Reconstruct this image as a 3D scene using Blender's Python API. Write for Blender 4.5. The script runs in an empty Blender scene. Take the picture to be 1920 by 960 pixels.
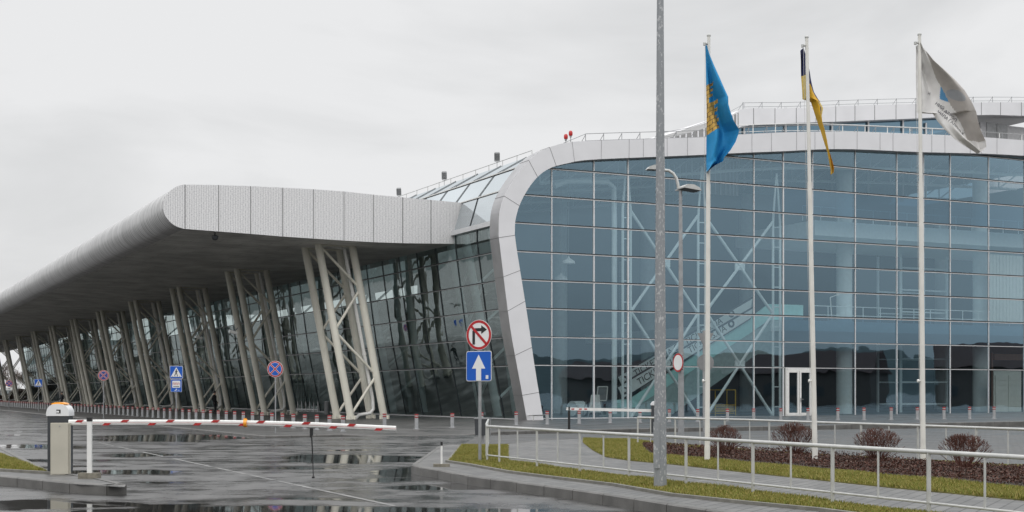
import bpy, bmesh, math, random
import numpy as np
from mathutils import Vector, Matrix
from mathutils.geometry import tessellate_polygon
random.seed(7); rng = np.random.default_rng(7)
scene = bpy.context.scene
COL = scene.collection
R = math.radians

# ------------------------------------------------------------------ camera
F = 2600.0; HOR = 737.0; H = 1.7
cam_d = bpy.data.cameras.new('camera'); cam = bpy.data.objects.new('camera', cam_d); COL.objects.link(cam)
cam.location = (0, 0, H); cam.rotation_euler = (R(90), 0, 0)
cam_d.sensor_width = 36; cam_d.lens = F / 1920 * 36; cam_d.shift_y = (HOR - 480) / 1920
cam_d.clip_start = 0.1; cam_d.clip_end = 6000
scene.camera = cam

# ------------------------------------------------------------------ world: overcast sky
world = bpy.data.worlds.new('World'); scene.world = world; world.use_nodes = True
nt = world.node_tree; N = nt.nodes; Lk = nt.links; N.clear()
SUN_EL, SUN_AZ = 42, 200
sky = N.new('ShaderNodeTexSky'); sky.sky_type = 'NISHITA'; sky.sun_disc = False
sky.sun_elevation = R(SUN_EL); sky.sun_rotation = R(SUN_AZ); sky.air_density = 1; sky.dust_density = 4
tc = N.new('ShaderNodeTexCoord')
mp = N.new('ShaderNodeMapping'); mp.inputs['Scale'].default_value = (1, 1, 2.6)
Lk.new(tc.outputs['Generated'], mp.inputs[0])
nz = N.new('ShaderNodeTexNoise'); nz.inputs['Scale'].default_value = 3.6; nz.inputs['Detail'].default_value = 6; nz.inputs['Roughness'].default_value = .5; nz.inputs['Distortion'].default_value = .4
Lk.new(mp.outputs[0], nz.inputs['Vector'])
rp = N.new('ShaderNodeValToRGB'); rp.color_ramp.elements[0].position = .38; rp.color_ramp.elements[1].position = .58
rp.color_ramp.elements[0].color = (6.9, 6.95, 7.0, 1); rp.color_ramp.elements[1].color = (8.35, 8.37, 8.42, 1)
Lk.new(nz.outputs['Fac'], rp.inputs[0])
sp = N.new('ShaderNodeSeparateXYZ'); Lk.new(tc.outputs['Generated'], sp.inputs[0])
mr = N.new('ShaderNodeMapRange'); mr.inputs['From Min'].default_value = .27; mr.inputs['From Max'].default_value = .95
mr.inputs['To Min'].default_value = 1.0; mr.inputs['To Max'].default_value = 2.5
Lk.new(sp.outputs['Z'], mr.inputs['Value'])
dt = N.new('ShaderNodeVectorMath'); dt.operation = 'DOT_PRODUCT'; dt.inputs[1].default_value = (.93, -.36, 0); Lk.new(tc.outputs['Generated'], dt.inputs[0])
bk = N.new('ShaderNodeMapRange'); bk.interpolation_type = 'SMOOTHSTEP'; bk.inputs['From Min'].default_value = .45; bk.inputs['From Max'].default_value = .85; Lk.new(dt.outputs['Value'], bk.inputs['Value'])
ez = N.new('ShaderNodeMapRange'); ez.inputs['From Min'].default_value = 0; ez.inputs['From Max'].default_value = .22; ez.inputs['To Min'].default_value = .70; ez.inputs['To Max'].default_value = 1.3; Lk.new(sp.outputs['Z'], ez.inputs['Value'])
bm_x = N.new('ShaderNodeMix'); bm_x.data_type = 'FLOAT'; bm_x.inputs[2].default_value = 1; Lk.new(bk.outputs[0], bm_x.inputs[0]); Lk.new(ez.outputs[0], bm_x.inputs[3])
mm_ = N.new('ShaderNodeMath'); mm_.operation = 'MULTIPLY'; Lk.new(mr.outputs[0], mm_.inputs[0]); Lk.new(bm_x.outputs[0], mm_.inputs[1])
mul = N.new('ShaderNodeVectorMath'); mul.operation = 'SCALE'
Lk.new(rp.outputs[0], mul.inputs[0]); Lk.new(mm_.outputs[0], mul.inputs['Scale'])
mx = N.new('ShaderNodeMix'); mx.data_type = 'RGBA'; mx.inputs['Factor'].default_value = .96
Lk.new(sky.outputs[0], mx.inputs[6]); Lk.new(mul.outputs[0], mx.inputs[7])
bg = N.new('ShaderNodeBackground'); bg.inputs['Strength'].default_value = .101
Lk.new(mx.outputs[2], bg.inputs[0])
wo = N.new('ShaderNodeOutputWorld'); Lk.new(bg.outputs[0], wo.inputs[0])

sun_d = bpy.data.lights.new('sun', 'SUN'); sun = bpy.data.objects.new('sun', sun_d); COL.objects.link(sun)
sun_d.energy = .6; sun_d.angle = R(25); sun_d.color = (1, .97, .93)
az = R(SUN_AZ)
sdir = Vector((math.sin(az) * math.cos(R(SUN_EL)), math.cos(az) * math.cos(R(SUN_EL)), math.sin(R(SUN_EL))))
sun.rotation_euler = sdir.to_track_quat('Z', 'Y').to_euler()
vs = scene.view_settings
vs.view_transform = 'Standard'; vs.look = 'None'; vs.exposure = 0; vs.gamma = 1; vs.use_curve_mapping = False
scene.cycles.max_bounces = 8; scene.cycles.transparent_max_bounces = 16; scene.cycles.glossy_bounces = 4; scene.cycles.diffuse_bounces = 3
scene.cycles.use_denoising = True; scene.cycles.caustics_reflective = False; scene.cycles.caustics_refractive = False

# ------------------------------------------------------------------ geometry helpers
cR, sR = math.cos(R(26.08)), math.sin(R(26.08))
OX, OY = .867, 80.5                       # foot of the white arch: origin of the building's own axes
def G(px, py, z=0.0):
    Y = (H - z) * F / (py - HOR); return ((px - 960) / F * Y, Y)
def W(px, py, Y): return Vector(((px - 960) / F * Y, Y, H + (HOR - py) / F * Y))
def loc2w(t, s, z=0): return Vector((OX + cR * t - sR * s, OY + sR * t + cR * s, z))
def w2loc(x, y): x -= OX; y -= OY; return (cR * x + sR * y, -sR * x + cR * y)
def inv(px, py, s):                       # seen point on the plane s = const of the building
    r = (px - 960) / F
    t = (r * (OY + cR * s) - OX + sR * s) / (cR - r * sR)
    Y = OY + sR * t + cR * s
    return (t, H + (HOR - py) / F * Y)
def t_at(px, s): return inv(px, 700, s)[0]
def s_at(px, t):
    r = (px - 960) / F
    return (OX + cR * t - r * (OY + sR * t)) / (sR + r * cR)
def invL(px, py, t):
    s = s_at(px, t); Y = OY + sR * t + cR * s
    return (s, H + (HOR - py) / F * Y)
def zp(x):                                # gentle cross fall of the forecourt
    return max(.06, .1 + .006 * (min(x, 60) + 4))
def zpl(t, s): return zp(loc2w(t, s).x)

class MB:
    def __init__(self): self.v = []; self.f = []; self.m = []
    def add(self, vs, fs, mi=0):
        b = len(self.v); self.v += [tuple(p) for p in vs]
        self.f += [tuple(i + b for i in f) for f in fs]; self.m += [mi] * len(fs)
    def box(self, c, d, rz=0, mi=0, M=None):
        x, y, z = d[0] / 2, d[1] / 2, d[2] / 2
        ps = [Vector(p) for p in ((-x,-y,-z),(x,-y,-z),(x,y,-z),(-x,y,-z),(-x,-y,z),(x,-y,z),(x,y,z),(-x,y,z))]
        rot = Matrix.Rotation(rz, 3, 'Z') if M is None else M
        self.add([rot @ p + Vector(c) for p in ps], [(0,3,2,1),(4,5,6,7),(0,1,5,4),(1,2,6,5),(2,3,7,6),(3,0,4,7)], mi)
    def tube(self, p, q, r1, r2=None, n=8, mi=0, cap=True):
        r2 = r1 if r2 is None else r2
        p = Vector(p); q = Vector(q); d = (q - p)
        if d.length < 1e-6: return
        d.normalize(); a = d.orthogonal().normalized(); b = d.cross(a)
        vs = []
        for c, r in ((p, r1), (q, r2)):
            for i in range(n):
                w = 2 * math.pi * (i + .5) / n; vs.append(c + a * math.cos(w) * r + b * math.sin(w) * r)
        fs = [(i, (i + 1) % n, n + (i + 1) % n, n + i) for i in range(n)]
        if cap: fs += [tuple(range(n - 1, -1, -1)), tuple(range(n, 2 * n))]
        self.add(vs, fs, mi)
    def path(self, pts, r, n=8, mi=0):
        pts = [Vector(p) for p in pts]; vs = []; fs = []; a = None
        for k, p in enumerate(pts):
            d = (pts[min(k + 1, len(pts) - 1)] - pts[max(k - 1, 0)]).normalized()
            if a is None: a = d.orthogonal().normalized()
            a = (a - d * a.dot(d)).normalized(); b = d.cross(a)
            rr = r[k] if isinstance(r, (list, tuple)) else r
            for i in range(n):
                w = 2 * math.pi * (i + .5) / n; vs.append(p + a * math.cos(w) * rr + b * math.sin(w) * rr)
        for k in range(len(pts) - 1):
            for i in range(n): fs.append((k*n+i, k*n+(i+1)%n, (k+1)*n+(i+1)%n, (k+1)*n+i))
        fs += [tuple(range(n - 1, -1, -1)), tuple(range((len(pts)-1)*n, len(pts)*n))]
        self.add(vs, fs, mi)
    def beam(self, p, q, w, h, mi=0):       # rectangular bar, w across horizontally, h tall
        p = Vector(p); q = Vector(q); d = (q - p); L = d.length
        if L < 1e-5: return
        d.normalize(); up = Vector((0, 0, 1))
        if abs(d.z) > .99: up = Vector((0, 1, 0))
        a = d.cross(up).normalized(); b = a.cross(d).normalized()
        vs = []
        for c in (p, q):
            for x, y in ((-1,-1),(1,-1),(1,1),(-1,1)): vs.append(c + a * x * w / 2 + b * y * h / 2)
        self.add(vs, [(0,1,2,3),(7,6,5,4),(0,4,5,1),(1,5,6,2),(2,6,7,3),(3,7,4,0)], mi)
    def prism(self, poly, fn0, fn1, mi=0, mside=None):    # polygon between two mappings of its 2D points
        n = len(poly); vs = [fn0(*p) for p in poly] + [fn1(*p) for p in poly]
        tri = tessellate_polygon([[Vector((p[0], p[1], 0)) for p in poly]])
        self.add(vs, [tuple(t) for t in tri] + [tuple(n + i for i in reversed(t)) for t in tri], mi)
        b = len(self.v) - 2 * n
        for i in range(n):
            j = (i + 1) % n; self.f.append((b + i, b + j, b + n + j, b + n + i)); self.m.append(mi if mside is None else mside)
    def lathe(self, prof, c, n=16, mi=0):
        vs = []; fs = []
        for r, z in prof:
            for i in range(n):
                w = 2 * math.pi * i / n; vs.append((c[0] + r * math.cos(w), c[1] + r * math.sin(w), c[2] + z))
        for k in range(len(prof) - 1):
            for i in range(n): fs.append((k*n+i, k*n+(i+1)%n, (k+1)*n+(i+1)%n, (k+1)*n+i))
        fs.append(tuple(range((len(prof)-1)*n, len(prof)*n)))
        self.add(vs, fs, mi)
    def build(self, name, mats, parent=None, smooth=False, loc=None, rz=0):
        me = bpy.data.meshes.new(name); me.from_pydata(self.v, [], self.f)
        for m in (mats if isinstance(mats, (list, tuple)) else [mats]): me.materials.append(m)
        me.polygons.foreach_set('material_index', self.m)
        bm = bmesh.new(); bm.from_mesh(me); bmesh.ops.recalc_face_normals(bm, faces=bm.faces); bm.to_mesh(me); bm.free()
        if smooth: me.shade_smooth(); 
        if smooth:
            try: me.set_sharp_from_angle(angle=R(38))
            except Exception: pass
        o = bpy.data.objects.new(name, me); COL.objects.link(o)
        if parent: o.parent = parent
        if loc is not None: o.location = loc
        o.rotation_euler.z = rz
        return o
def tag(o, label=None, cat=None, group=None, kind=None):
    if label: o['label'] = label
    if cat: o['category'] = cat
    if group: o['group'] = group
    if kind: o['kind'] = kind
    return o
def empty(name, loc, rz=0, label=None, cat=None, group=None):
    o = bpy.data.objects.new(name, None); COL.objects.link(o); o.location = loc; o.rotation_euler.z = rz
    o.empty_display_size = .2
    return tag(o, label, cat, group)
def copy_tree(o, parent=None):
    c = o.copy(); COL.objects.link(c)
    if parent: c.parent = parent
    for ch in list(o.children): copy_tree(ch, c)
    return c
def sheet(name, poly, z, mat, thick=None):
    mb = MB()
    if thick is None:
        tri = tessellate_polygon([[Vector((p[0], p[1], 0)) for p in poly]])
        mb.add([(p[0], p[1], z) for p in poly], [tuple(t) for t in tri])
    else: mb.prism(poly, lambda x, y: (x, y, z), lambda x, y: (x, y, z - thick))
    return mb.build(name, mat)
def catmull(pts, k=4):
    out = []
    P = [pts[0]] + list(pts) + [pts[-1]]
    for i in range(1, len(P) - 2):
        p0, p1, p2, p3 = [np.array(P[j], float) for j in (i-1, i, i+1, i+2)]
        for j in range(k):
            u = j / k
            out.append(tuple(.5 * (2*p1 + (p2-p0)*u + (2*p0-5*p1+4*p2-p3)*u*u + (3*p1-p0-3*p2+p3)*u**3)))
    out.append(tuple(pts[-1])); return out

# ------------------------------------------------------------------ materials
def newmat(name):
    m = bpy.data.materials.new(name); m.use_nodes = True
    t = m.node_tree; b = t.nodes['Principled BSDF']; return m, t, b
def mat(name, col, rough=.6, metal=0, var=.12, scale=4, bump=0, bscale=40, spec=None, stretch=(1,1,1), detail=4, coat=0, rvar=0):
    m, t, b = newmat(name); n = t.nodes; l = t.links
    b.inputs['Roughness'].default_value = rough; b.inputs['Metallic'].default_value = metal
    if spec is not None: b.inputs['Specular IOR Level'].default_value = spec
    if coat: b.inputs['Coat Weight'].default_value = coat; b.inputs['Coat Roughness'].default_value = .15
    tc = n.new('ShaderNodeTexCoord'); mp = n.new('ShaderNodeMapping'); mp.inputs['Scale'].default_value = stretch
    l.new(tc.outputs['Object'], mp.inputs[0])
    z = n.new('ShaderNodeTexNoise'); z.inputs['Scale'].default_value = scale; z.inputs['Detail'].default_value = detail
    l.new(mp.outputs[0], z.inputs['Vector'])
    r = n.new('ShaderNodeValToRGB'); r.color_ramp.elements[0].position = .3; r.color_ramp.elements[1].position = .7
    r.color_ramp.elements[0].color = (*[c * (1 - var) for c in col], 1); r.color_ramp.elements[1].color = (*[min(1, c * (1 + var)) for c in col], 1)
    l.new(z.outputs['Fac'], r.inputs[0]); l.new(r.outputs[0], b.inputs['Base Color'])
    if rvar:
        q = n.new('ShaderNodeMapRange'); q.inputs['To Min'].default_value = max(0, rough - rvar); q.inputs['To Max'].default_value = rough + rvar
        q.inputs['From Min'].default_value = .3; q.inputs['From Max'].default_value = .7
        l.new(z.outputs['Fac'], q.inputs['Value']); l.new(q.outputs[0], b.inputs['Roughness'])
    if bump:
        z2 = n.new('ShaderNodeTexNoise'); z2.inputs['Scale'].default_value = bscale; z2.inputs['Detail'].default_value = 3
        l.new(mp.outputs[0], z2.inputs['Vector'])
        bp = n.new('ShaderNodeBump'); bp.inputs['Strength'].default_value = bump; bp.inputs['Distance'].default_value = .02
        l.new(z2.outputs['Fac'], bp.inputs['Height']); l.new(bp.outputs[0], b.inputs['Normal'])
    return m
def island_mat(name, cols, rough=.7, spec=.2, trans=0):
    m, t, b = newmat(name); n = t.nodes; l = t.links
    g = n.new('ShaderNodeNewGeometry'); r = n.new('ShaderNodeValToRGB')
    r.color_ramp.elements.remove(r.color_ramp.elements[0])
    r.color_ramp.elements[0].position = 0; r.color_ramp.elements[0].color = (*cols[0], 1)
    for i, c in enumerate(cols[1:]):
        e = r.color_ramp.elements.new((i + 1) / (len(cols) - 1)); e.color = (*c, 1)
    l.new(g.outputs['Random Per Island'], r.inputs[0]); l.new(r.outputs[0], b.inputs['Base Color'])
    b.inputs['Roughness'].default_value = rough; b.inputs['Specular IOR Level'].default_value = spec
    return m
def glass(name, tint, refl, base=.3, graze=.75, rough=.01, wav=.02, wscale=.35):
    m = bpy.data.materials.new(name); m.use_nodes = True; t = m.node_tree; n = t.nodes; l = t.links; n.clear()
    tr = n.new('ShaderNodeBsdfTransparent'); tr.inputs[0].default_value = (*tint, 1)
    gl = n.new('ShaderNodeBsdfGlossy'); gl.inputs[0].default_value = (*refl, 1); gl.inputs['Roughness'].default_value = rough
    lw = n.new('ShaderNodeLayerWeight'); lw.inputs['Blend'].default_value = .25
    q = n.new('ShaderNodeMapRange'); q.inputs['To Min'].default_value = base; q.inputs['To Max'].default_value = graze
    l.new(lw.outputs['Fresnel'], q.inputs['Value'])
    tc = n.new('ShaderNodeTexCoord'); z = n.new('ShaderNodeTexNoise'); z.inputs['Scale'].default_value = wscale; z.inputs['Detail'].default_value = 2
    l.new(tc.outputs['Object'], z.inputs['Vector'])
    bp = n.new('ShaderNodeBump'); bp.inputs['Strength'].default_value = 1; bp.inputs['Distance'].default_value = wav
    l.new(z.outputs['Fac'], bp.inputs['Height']); l.new(bp.outputs[0], gl.inputs['Normal'])
    oi = n.new('ShaderNodeObjectInfo'); qv = n.new('ShaderNodeMapRange'); qv.inputs['To Min'].default_value = .86; qv.inputs['To Max'].default_value = 1.1; l.new(oi.outputs['Random'], qv.inputs['Value'])
    sv = n.new('ShaderNodeVectorMath'); sv.operation = 'SCALE'; sv.inputs[0].default_value = refl; l.new(qv.outputs[0], sv.inputs['Scale']); l.new(sv.outputs[0], gl.inputs[0])
    mxs = n.new('ShaderNodeMixShader'); l.new(q.outputs[0], mxs.inputs[0]); l.new(tr.outputs[0], mxs.inputs[1]); l.new(gl.outputs[0], mxs.inputs[2])
    o = n.new('ShaderNodeOutputMaterial'); l.new(mxs.outputs[0], o.inputs[0]); return m
def brick(name, c1, c2, mortar, rot, bw, bh, rough=.45, rvar=.15, msize=.012, spec=.5):
    m, t, b = newmat(name); n = t.nodes; l = t.links
    tc = n.new('ShaderNodeTexCoord'); mp = n.new('ShaderNodeMapping'); mp.inputs['Rotation'].default_value = (0, 0, rot)
    l.new(tc.outputs['Object'], mp.inputs[0])
    br = n.new('ShaderNodeTexBrick'); br.inputs['Color1'].default_value = (*c1, 1); br.inputs['Color2'].default_value = (*c2, 1); br.inputs['Mortar'].default_value = (*mortar, 1)
    br.inputs['Scale'].default_value = 1; br.inputs['Brick Width'].default_value = bw; br.inputs['Row Height'].default_value = bh
    br.inputs['Mortar Size'].default_value = msize; br.inputs['Mortar Smooth'].default_value = .2
    l.new(mp.outputs[0], br.inputs['Vector'])
    z = n.new('ShaderNodeTexNoise'); z.inputs['Scale'].default_value = .5; z.inputs['Detail'].default_value = 6; l.new(tc.outputs['Object'], z.inputs['Vector'])
    q = n.new('ShaderNodeMapRange'); q.inputs['From Min'].default_value = .3; q.inputs['From Max'].default_value = .7
    q.inputs['To Min'].default_value = .72; q.inputs['To Max'].default_value = 1.25; l.new(z.outputs['Fac'], q.inputs['Value'])
    sc = n.new('ShaderNodeVectorMath'); sc.operation = 'SCALE'; l.new(br.outputs[0], sc.inputs[0]); l.new(q.outputs[0], sc.inputs['Scale'])
    l.new(sc.outputs[0], b.inputs['Base Color'])
    q2 = n.new('ShaderNodeMapRange'); q2.inputs['From Min'].default_value = .3; q2.inputs['From Max'].default_value = .7
    q2.inputs['To Min'].default_value = rough - rvar; q2.inputs['To Max'].default_value = rough + rvar; l.new(z.outputs['Fac'], q2.inputs['Value'])
    l.new(q2.outputs[0], b.inputs['Roughness']); b.inputs['Specular IOR Level'].default_value = spec
    bp = n.new('ShaderNodeBump'); bp.inputs['Strength'].default_value = .4; bp.inputs['Distance'].default_value = .004; bp.invert = True
    l.new(br.outputs['Fac'], bp.inputs['Height']); l.new(bp.outputs[0], b.inputs['Normal'])
    return m
def perforated(name, col, rough, metal, ribs, axis):
    """rain-streaked perforated sheet: fine upright ribs with broken specks"""
    m, t, b = newmat(name); n = t.nodes; l = t.links
    tc = n.new('ShaderNodeTexCoord')
    mp = n.new('ShaderNodeMapping'); mp.inputs['Scale'].default_value = axis; l.new(tc.outputs['Object'], mp.inputs[0])
    z = n.new('ShaderNodeTexNoise'); z.inputs['Scale'].default_value = 1; z.inputs['Detail'].default_value = 3; l.new(mp.outputs[0], z.inputs['Vector'])
    wv = n.new('ShaderNodeTexWave'); wv.bands_direction = ribs[1]; wv.inputs['Scale'].default_value = ribs[0]; wv.inputs['Distortion'].default_value = 1.0
    wv.inputs['Detail'].default_value = 2
    l.new(tc.outputs['Object'], wv.inputs['Vector'])
    ad = n.new('ShaderNodeMath'); ad.operation = 'MULTIPLY_ADD'; ad.inputs[1].default_value = .3
    l.new(wv.outputs['Fac'], ad.inputs[0]); l.new(z.outputs['Fac'], ad.inputs[2])
    r = n.new('ShaderNodeValToRGB'); r.color_ramp.elements[0].position = .42; r.color_ramp.elements[1].position = .8
    r.color_ramp.elements[0].color = (*[c * .66 for c in col], 1); r.color_ramp.elements[1].color = (*[min(.9, c * 1.3) for c in col], 1)
    l.new(ad.outputs[0], r.inputs[0]); l.new(r.outputs[0], b.inputs['Base Color'])
    b.inputs['Roughness'].default_value = rough; b.inputs['Metallic'].default_value = metal
    bp = n.new('ShaderNodeBump'); bp.inputs['Strength'].default_value = .3; bp.inputs['Distance'].default_value = .02
    l.new(ad.outputs[0], bp.inputs['Height']); l.new(bp.outputs[0], b.inputs['Normal'])
    return m

def asphalt(name):
    m, t, b = newmat(name); n = t.nodes; l = t.links
    tc = n.new('ShaderNodeTexCoord')
    mp = n.new('ShaderNodeMapping'); mp.inputs['Rotation'].default_value = (0, 0, R(-8)); mp.inputs['Scale'].default_value = (.28, .55, 1)
    l.new(tc.outputs['Object'], mp.inputs[0])
    z = n.new('ShaderNodeTexNoise'); z.inputs['Scale'].default_value = 1.0; z.inputs['Detail'].default_value = 7; z.inputs['Roughness'].default_value = .55; z.inputs['Distortion'].default_value = .6
    l.new(mp.outputs[0], z.inputs['Vector'])
    last = None
    for cx, cy, rx, ry in ((-4.1,36,2.4,3.3),(-2.1,30,1.1,2.3),(-3.0,19.6,4.4,2.3),(-7.2,21.2,2.0,1.4),(-13,53,4,5),(-10.3,38,1.4,1.5),(-8.5,30,1.6,1.0),(-16,44,3,2),(-1.0,25,1.4,1.2)):
        su = n.new('ShaderNodeVectorMath'); su.operation = 'SUBTRACT'; su.inputs[1].default_value = (cx, cy, 0); l.new(tc.outputs['Object'], su.inputs[0])
        dv_ = n.new('ShaderNodeVectorMath'); dv_.operation = 'DIVIDE'; dv_.inputs[1].default_value = (rx, ry, 1); l.new(su.outputs[0], dv_.inputs[0])
        ln = n.new('ShaderNodeVectorMath'); ln.operation = 'LENGTH'; l.new(dv_.outputs[0], ln.inputs[0])
        q_ = n.new('ShaderNodeMapRange'); q_.interpolation_type = 'SMOOTHSTEP'; q_.inputs['From Min'].default_value = 1.1; q_.inputs['From Max'].default_value = .35
        q_.inputs['To Min'].default_value = 0; q_.inputs['To Max'].default_value = .27; l.new(ln.outputs['Value'], q_.inputs['Value'])
        if last is None: last = q_
        else:
            mm = n.new('ShaderNodeMath'); mm.operation = 'MAXIMUM'; l.new(last.outputs[0], mm.inputs[0]); l.new(q_.outputs[0], mm.inputs[1]); last = mm
    z_raw = z; z = n.new('ShaderNodeMath'); z.operation = 'SUBTRACT'; l.new(z_raw.outputs['Fac'], z.inputs[0]); l.new(last.outputs[0], z.inputs[1])
    rr = n.new('ShaderNodeValToRGB'); e = rr.color_ramp.elements       # roughness: standing film, damp, drier
    e[0].position = .345; e[0].color = (.035,)*3 + (1,); e[1].position = .385; e[1].color = (.22,)*3 + (1,)
    e2 = rr.color_ramp.elements.new(.55); e2.color = (.37,)*3 + (1,); e3 = rr.color_ramp.elements.new(.7); e3.color = (.5,)*3 + (1,)
    l.new(z.outputs[0], rr.inputs[0]); l.new(rr.outputs[0], b.inputs['Roughness'])
    f = n.new('ShaderNodeTexNoise'); f.inputs['Scale'].default_value = 60; f.inputs['Detail'].default_value = 4; l.new(tc.outputs['Object'], f.inputs['Vector'])
    rc = n.new('ShaderNodeValToRGB'); rc.color_ramp.elements[0].position = .3; rc.color_ramp.elements[1].position = .75
    rc.color_ramp.elements[0].color = (.028, .028, .029, 1); rc.color_ramp.elements[1].color = (.08, .078, .075, 1)
    l.new(f.outputs['Fac'], rc.inputs[0])
    rw = n.new('ShaderNodeMapRange'); rw.inputs['From Min'].default_value = .35; rw.inputs['From Max'].default_value = .65
    rw.inputs['To Min'].default_value = .5; rw.inputs['To Max'].default_value = 1.35; l.new(z.outputs[0], rw.inputs['Value'])
    sc = n.new('ShaderNodeVectorMath'); sc.operation = 'SCALE'; l.new(rc.outputs[0], sc.inputs[0]); l.new(rw.outputs[0], sc.inputs['Scale'])
    z3 = n.new('ShaderNodeTexNoise'); z3.inputs['Scale'].default_value = 1.3; z3.inputs['Detail'].default_value = 8; z3.inputs['Roughness'].default_value = .65; l.new(tc.outputs['Object'], z3.inputs['Vector'])
    q3 = n.new('ShaderNodeMapRange'); q3.inputs['From Min'].default_value = .35; q3.inputs['From Max'].default_value = .65; q3.inputs['To Min'].default_value = .55; q3.inputs['To Max'].default_value = 1.5; l.new(z3.outputs['Fac'], q3.inputs['Value'])
    sc3 = n.new('ShaderNodeVectorMath'); sc3.operation = 'SCALE'; l.new(sc.outputs[0], sc3.inputs[0]); l.new(q3.outputs[0], sc3.inputs['Scale'])
    l.new(sc3.outputs[0], b.inputs['Base Color'])
    q4 = n.new('ShaderNodeMapRange'); q4.inputs['From Min'].default_value = .35; q4.inputs['From Max'].default_value = .65; q4.inputs['To Min'].default_value = .55; q4.inputs['To Max'].default_value = 1.25; l.new(z3.outputs['Fac'], q4.inputs['Value'])
    mr3 = n.new('ShaderNodeMath'); mr3.operation = 'MULTIPLY'; l.new(rr.outputs[0], mr3.inputs[0]); l.new(q4.outputs[0], mr3.inputs[1]); l.new(mr3.outputs[0], b.inputs['Roughness'])
    bs = n.new('ShaderNodeMapRange'); bs.inputs['From Min'].default_value = .37; bs.inputs['From Max'].default_value = .6
    bs.inputs['To Min'].default_value = 0; bs.inputs['To Max'].default_value = .35; l.new(z.outputs[0], bs.inputs['Value'])
    bp = n.new('ShaderNodeBump'); bp.inputs['Distance'].default_value = .006; l.new(bs.outputs[0], bp.inputs['Strength'])
    l.new(f.outputs['Fac'], bp.inputs['Height']); l.new(bp.outputs[0], b.inputs['Normal'])
    b.inputs['Specular IOR Level'].default_value = .8
    return m

M = {}
M['asphalt'] = asphalt('wet_asphalt')
M['paver'] = brick('concrete_pavers', (.12,.119,.118), (.165,.164,.16), (.05,.05,.05), R(-63), .4, .2, .5, .12, spec=.35)
M['plaza'] = brick('forecourt_slabs', (.062,.061,.059), (.082,.08,.077), (.035,.035,.035), R(-26), .4, .4, .42, .14, spec=.45)
M['drive'] = brick('driveway_blocks', (.075,.075,.074), (.098,.098,.096), (.04,.04,.04), R(-26), .3, .15, .5, .12, spec=.45)
M['kerb'] = mat('kerb_concrete', (.115,.112,.106), .42, var=.25, scale=3, bump=.3, bscale=60)
M['edging'] = mat('edging_concrete', (.17,.165,.145), .6, var=.25, scale=5)
M['soil'] = mat('turf_soil', (.14,.13,.03), .9, var=.35, scale=3)
M['mulch_soil'] = mat('bed_soil', (.03,.022,.017), .9, var=.4, scale=8)
M['grass'] = island_mat('grass_blades', [(.20,.205,.035), (.13,.17,.025), (.32,.26,.08), (.11,.14,.02), (.25,.215,.045), (.40,.32,.13)], .6, .25)
M['leaf_litter'] = island_mat('bed_leaves', [(.04,.014,.009), (.08,.026,.016), (.10,.042,.028), (.02,.010,.008), (.14,.09,.07), (.045,.016,.012)], .55, .3)
M['panel'] = mat('white_composite_panel', (.78,.78,.80), .42, metal=.1, var=.04, scale=.7)
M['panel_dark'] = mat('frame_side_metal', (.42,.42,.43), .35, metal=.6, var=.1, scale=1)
M['joint'] = mat('panel_joint', (.13,.13,.135), .7)
M['canopy_end'] = perforated('perforated_fascia', (.76,.76,.785), .5, .1, (3.2, 'X'), (9, 9, 30))
M['canopy_nose'] = perforated('rounded_edge_metal', (.50,.50,.50), .42, .25, (.8, 'Y'), (.6, 3.2, .6))
M['soffit'] = brick('soffit_sheet', (.74,.74,.71), (.80,.80,.77), (.45,.45,.43), 0, 3.0, 1.2, .55, .08, msize=.02)
M['pipe'] = mat('cream_painted_steel', (.80,.775,.68), .5, var=.1, scale=1.5, bump=.1, bscale=30, stretch=(1,1,.4))
M['glassR'] = glass('blue_front_glass', (.86,.94,.95), (.42,.62,.76), .31, .8, wav=.008)
M['spandrel'] = glass('blue_spandrel_glass', (.08,.16,.22), (.40,.61,.77), .36, .8, wav=.008)
M['glassL'] = glass('dark_side_glass', (.76,.88,.87), (.78,.90,.90), .42, .94, wav=.012, wscale=.45)
M['glassS'] = glass('pale_roof_glass', (.50,.60,.62), (.84,.90,.93), .84, .97, wav=.01)
M['mullion'] = mat('aluminium_mullion', (.72,.73,.74), .4, metal=.3, var=.05)
M['mullion_dark'] = mat('dark_mullion_bar', (.035,.04,.045), .4)
M['white_steel'] = mat('pale_blue_white_steel', (.76,.84,.86), .45, var=.05)
M['roofmat'] = mat('roof_membrane', (.3,.3,.3), .8)
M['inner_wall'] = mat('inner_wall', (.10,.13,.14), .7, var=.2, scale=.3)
M['inner_floor'] = mat('inner_floor', (.17,.18,.18), .35)
M['white'] = mat('white_paint', (.78,.78,.76), .4, var=.06, scale=6)
M['rail'] = mat('galvanised_rail_paint', (.52,.525,.51), .38, metal=.25, var=.1, scale=5)
M['black'] = mat('black_plastic', (.015,.015,.016), .4)
M['red'] = mat('red_reflective', (.42,.02,.02), .45, var=.15)
M['cap_red'] = mat('dull_red_band', (.27,.012,.014), .5, var=.15)
M['bollard'] = mat('grey_bollard_paint', (.36,.37,.38), .45, var=.15, scale=7)
M['darkgrey'] = mat('charcoal_powder_coat', (.045,.05,.056), .45, var=.12)
M['dome'] = mat('white_plastic_hood', (.74,.75,.76), .35, var=.04)
M['orange'] = mat('orange_lens', (.9,.36,.03), .3)
M['beige'] = mat('beige_cabinet_paint', (.50,.475,.40), .55, var=.07, scale=3)
M['conc'] = mat('rough_concrete', (.20,.185,.15), .85, var=.3, scale=12, bump=.5)
M['signblue'] = mat('sign_blue', (.005,.10,.50), .4, var=.04)
M['signblue_dull'] = mat('sign_blue_dull', (.03,.06,.27), .5, var=.05)
M['signred'] = mat('sign_red', (.45,.015,.02), .4, var=.04)
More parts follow.
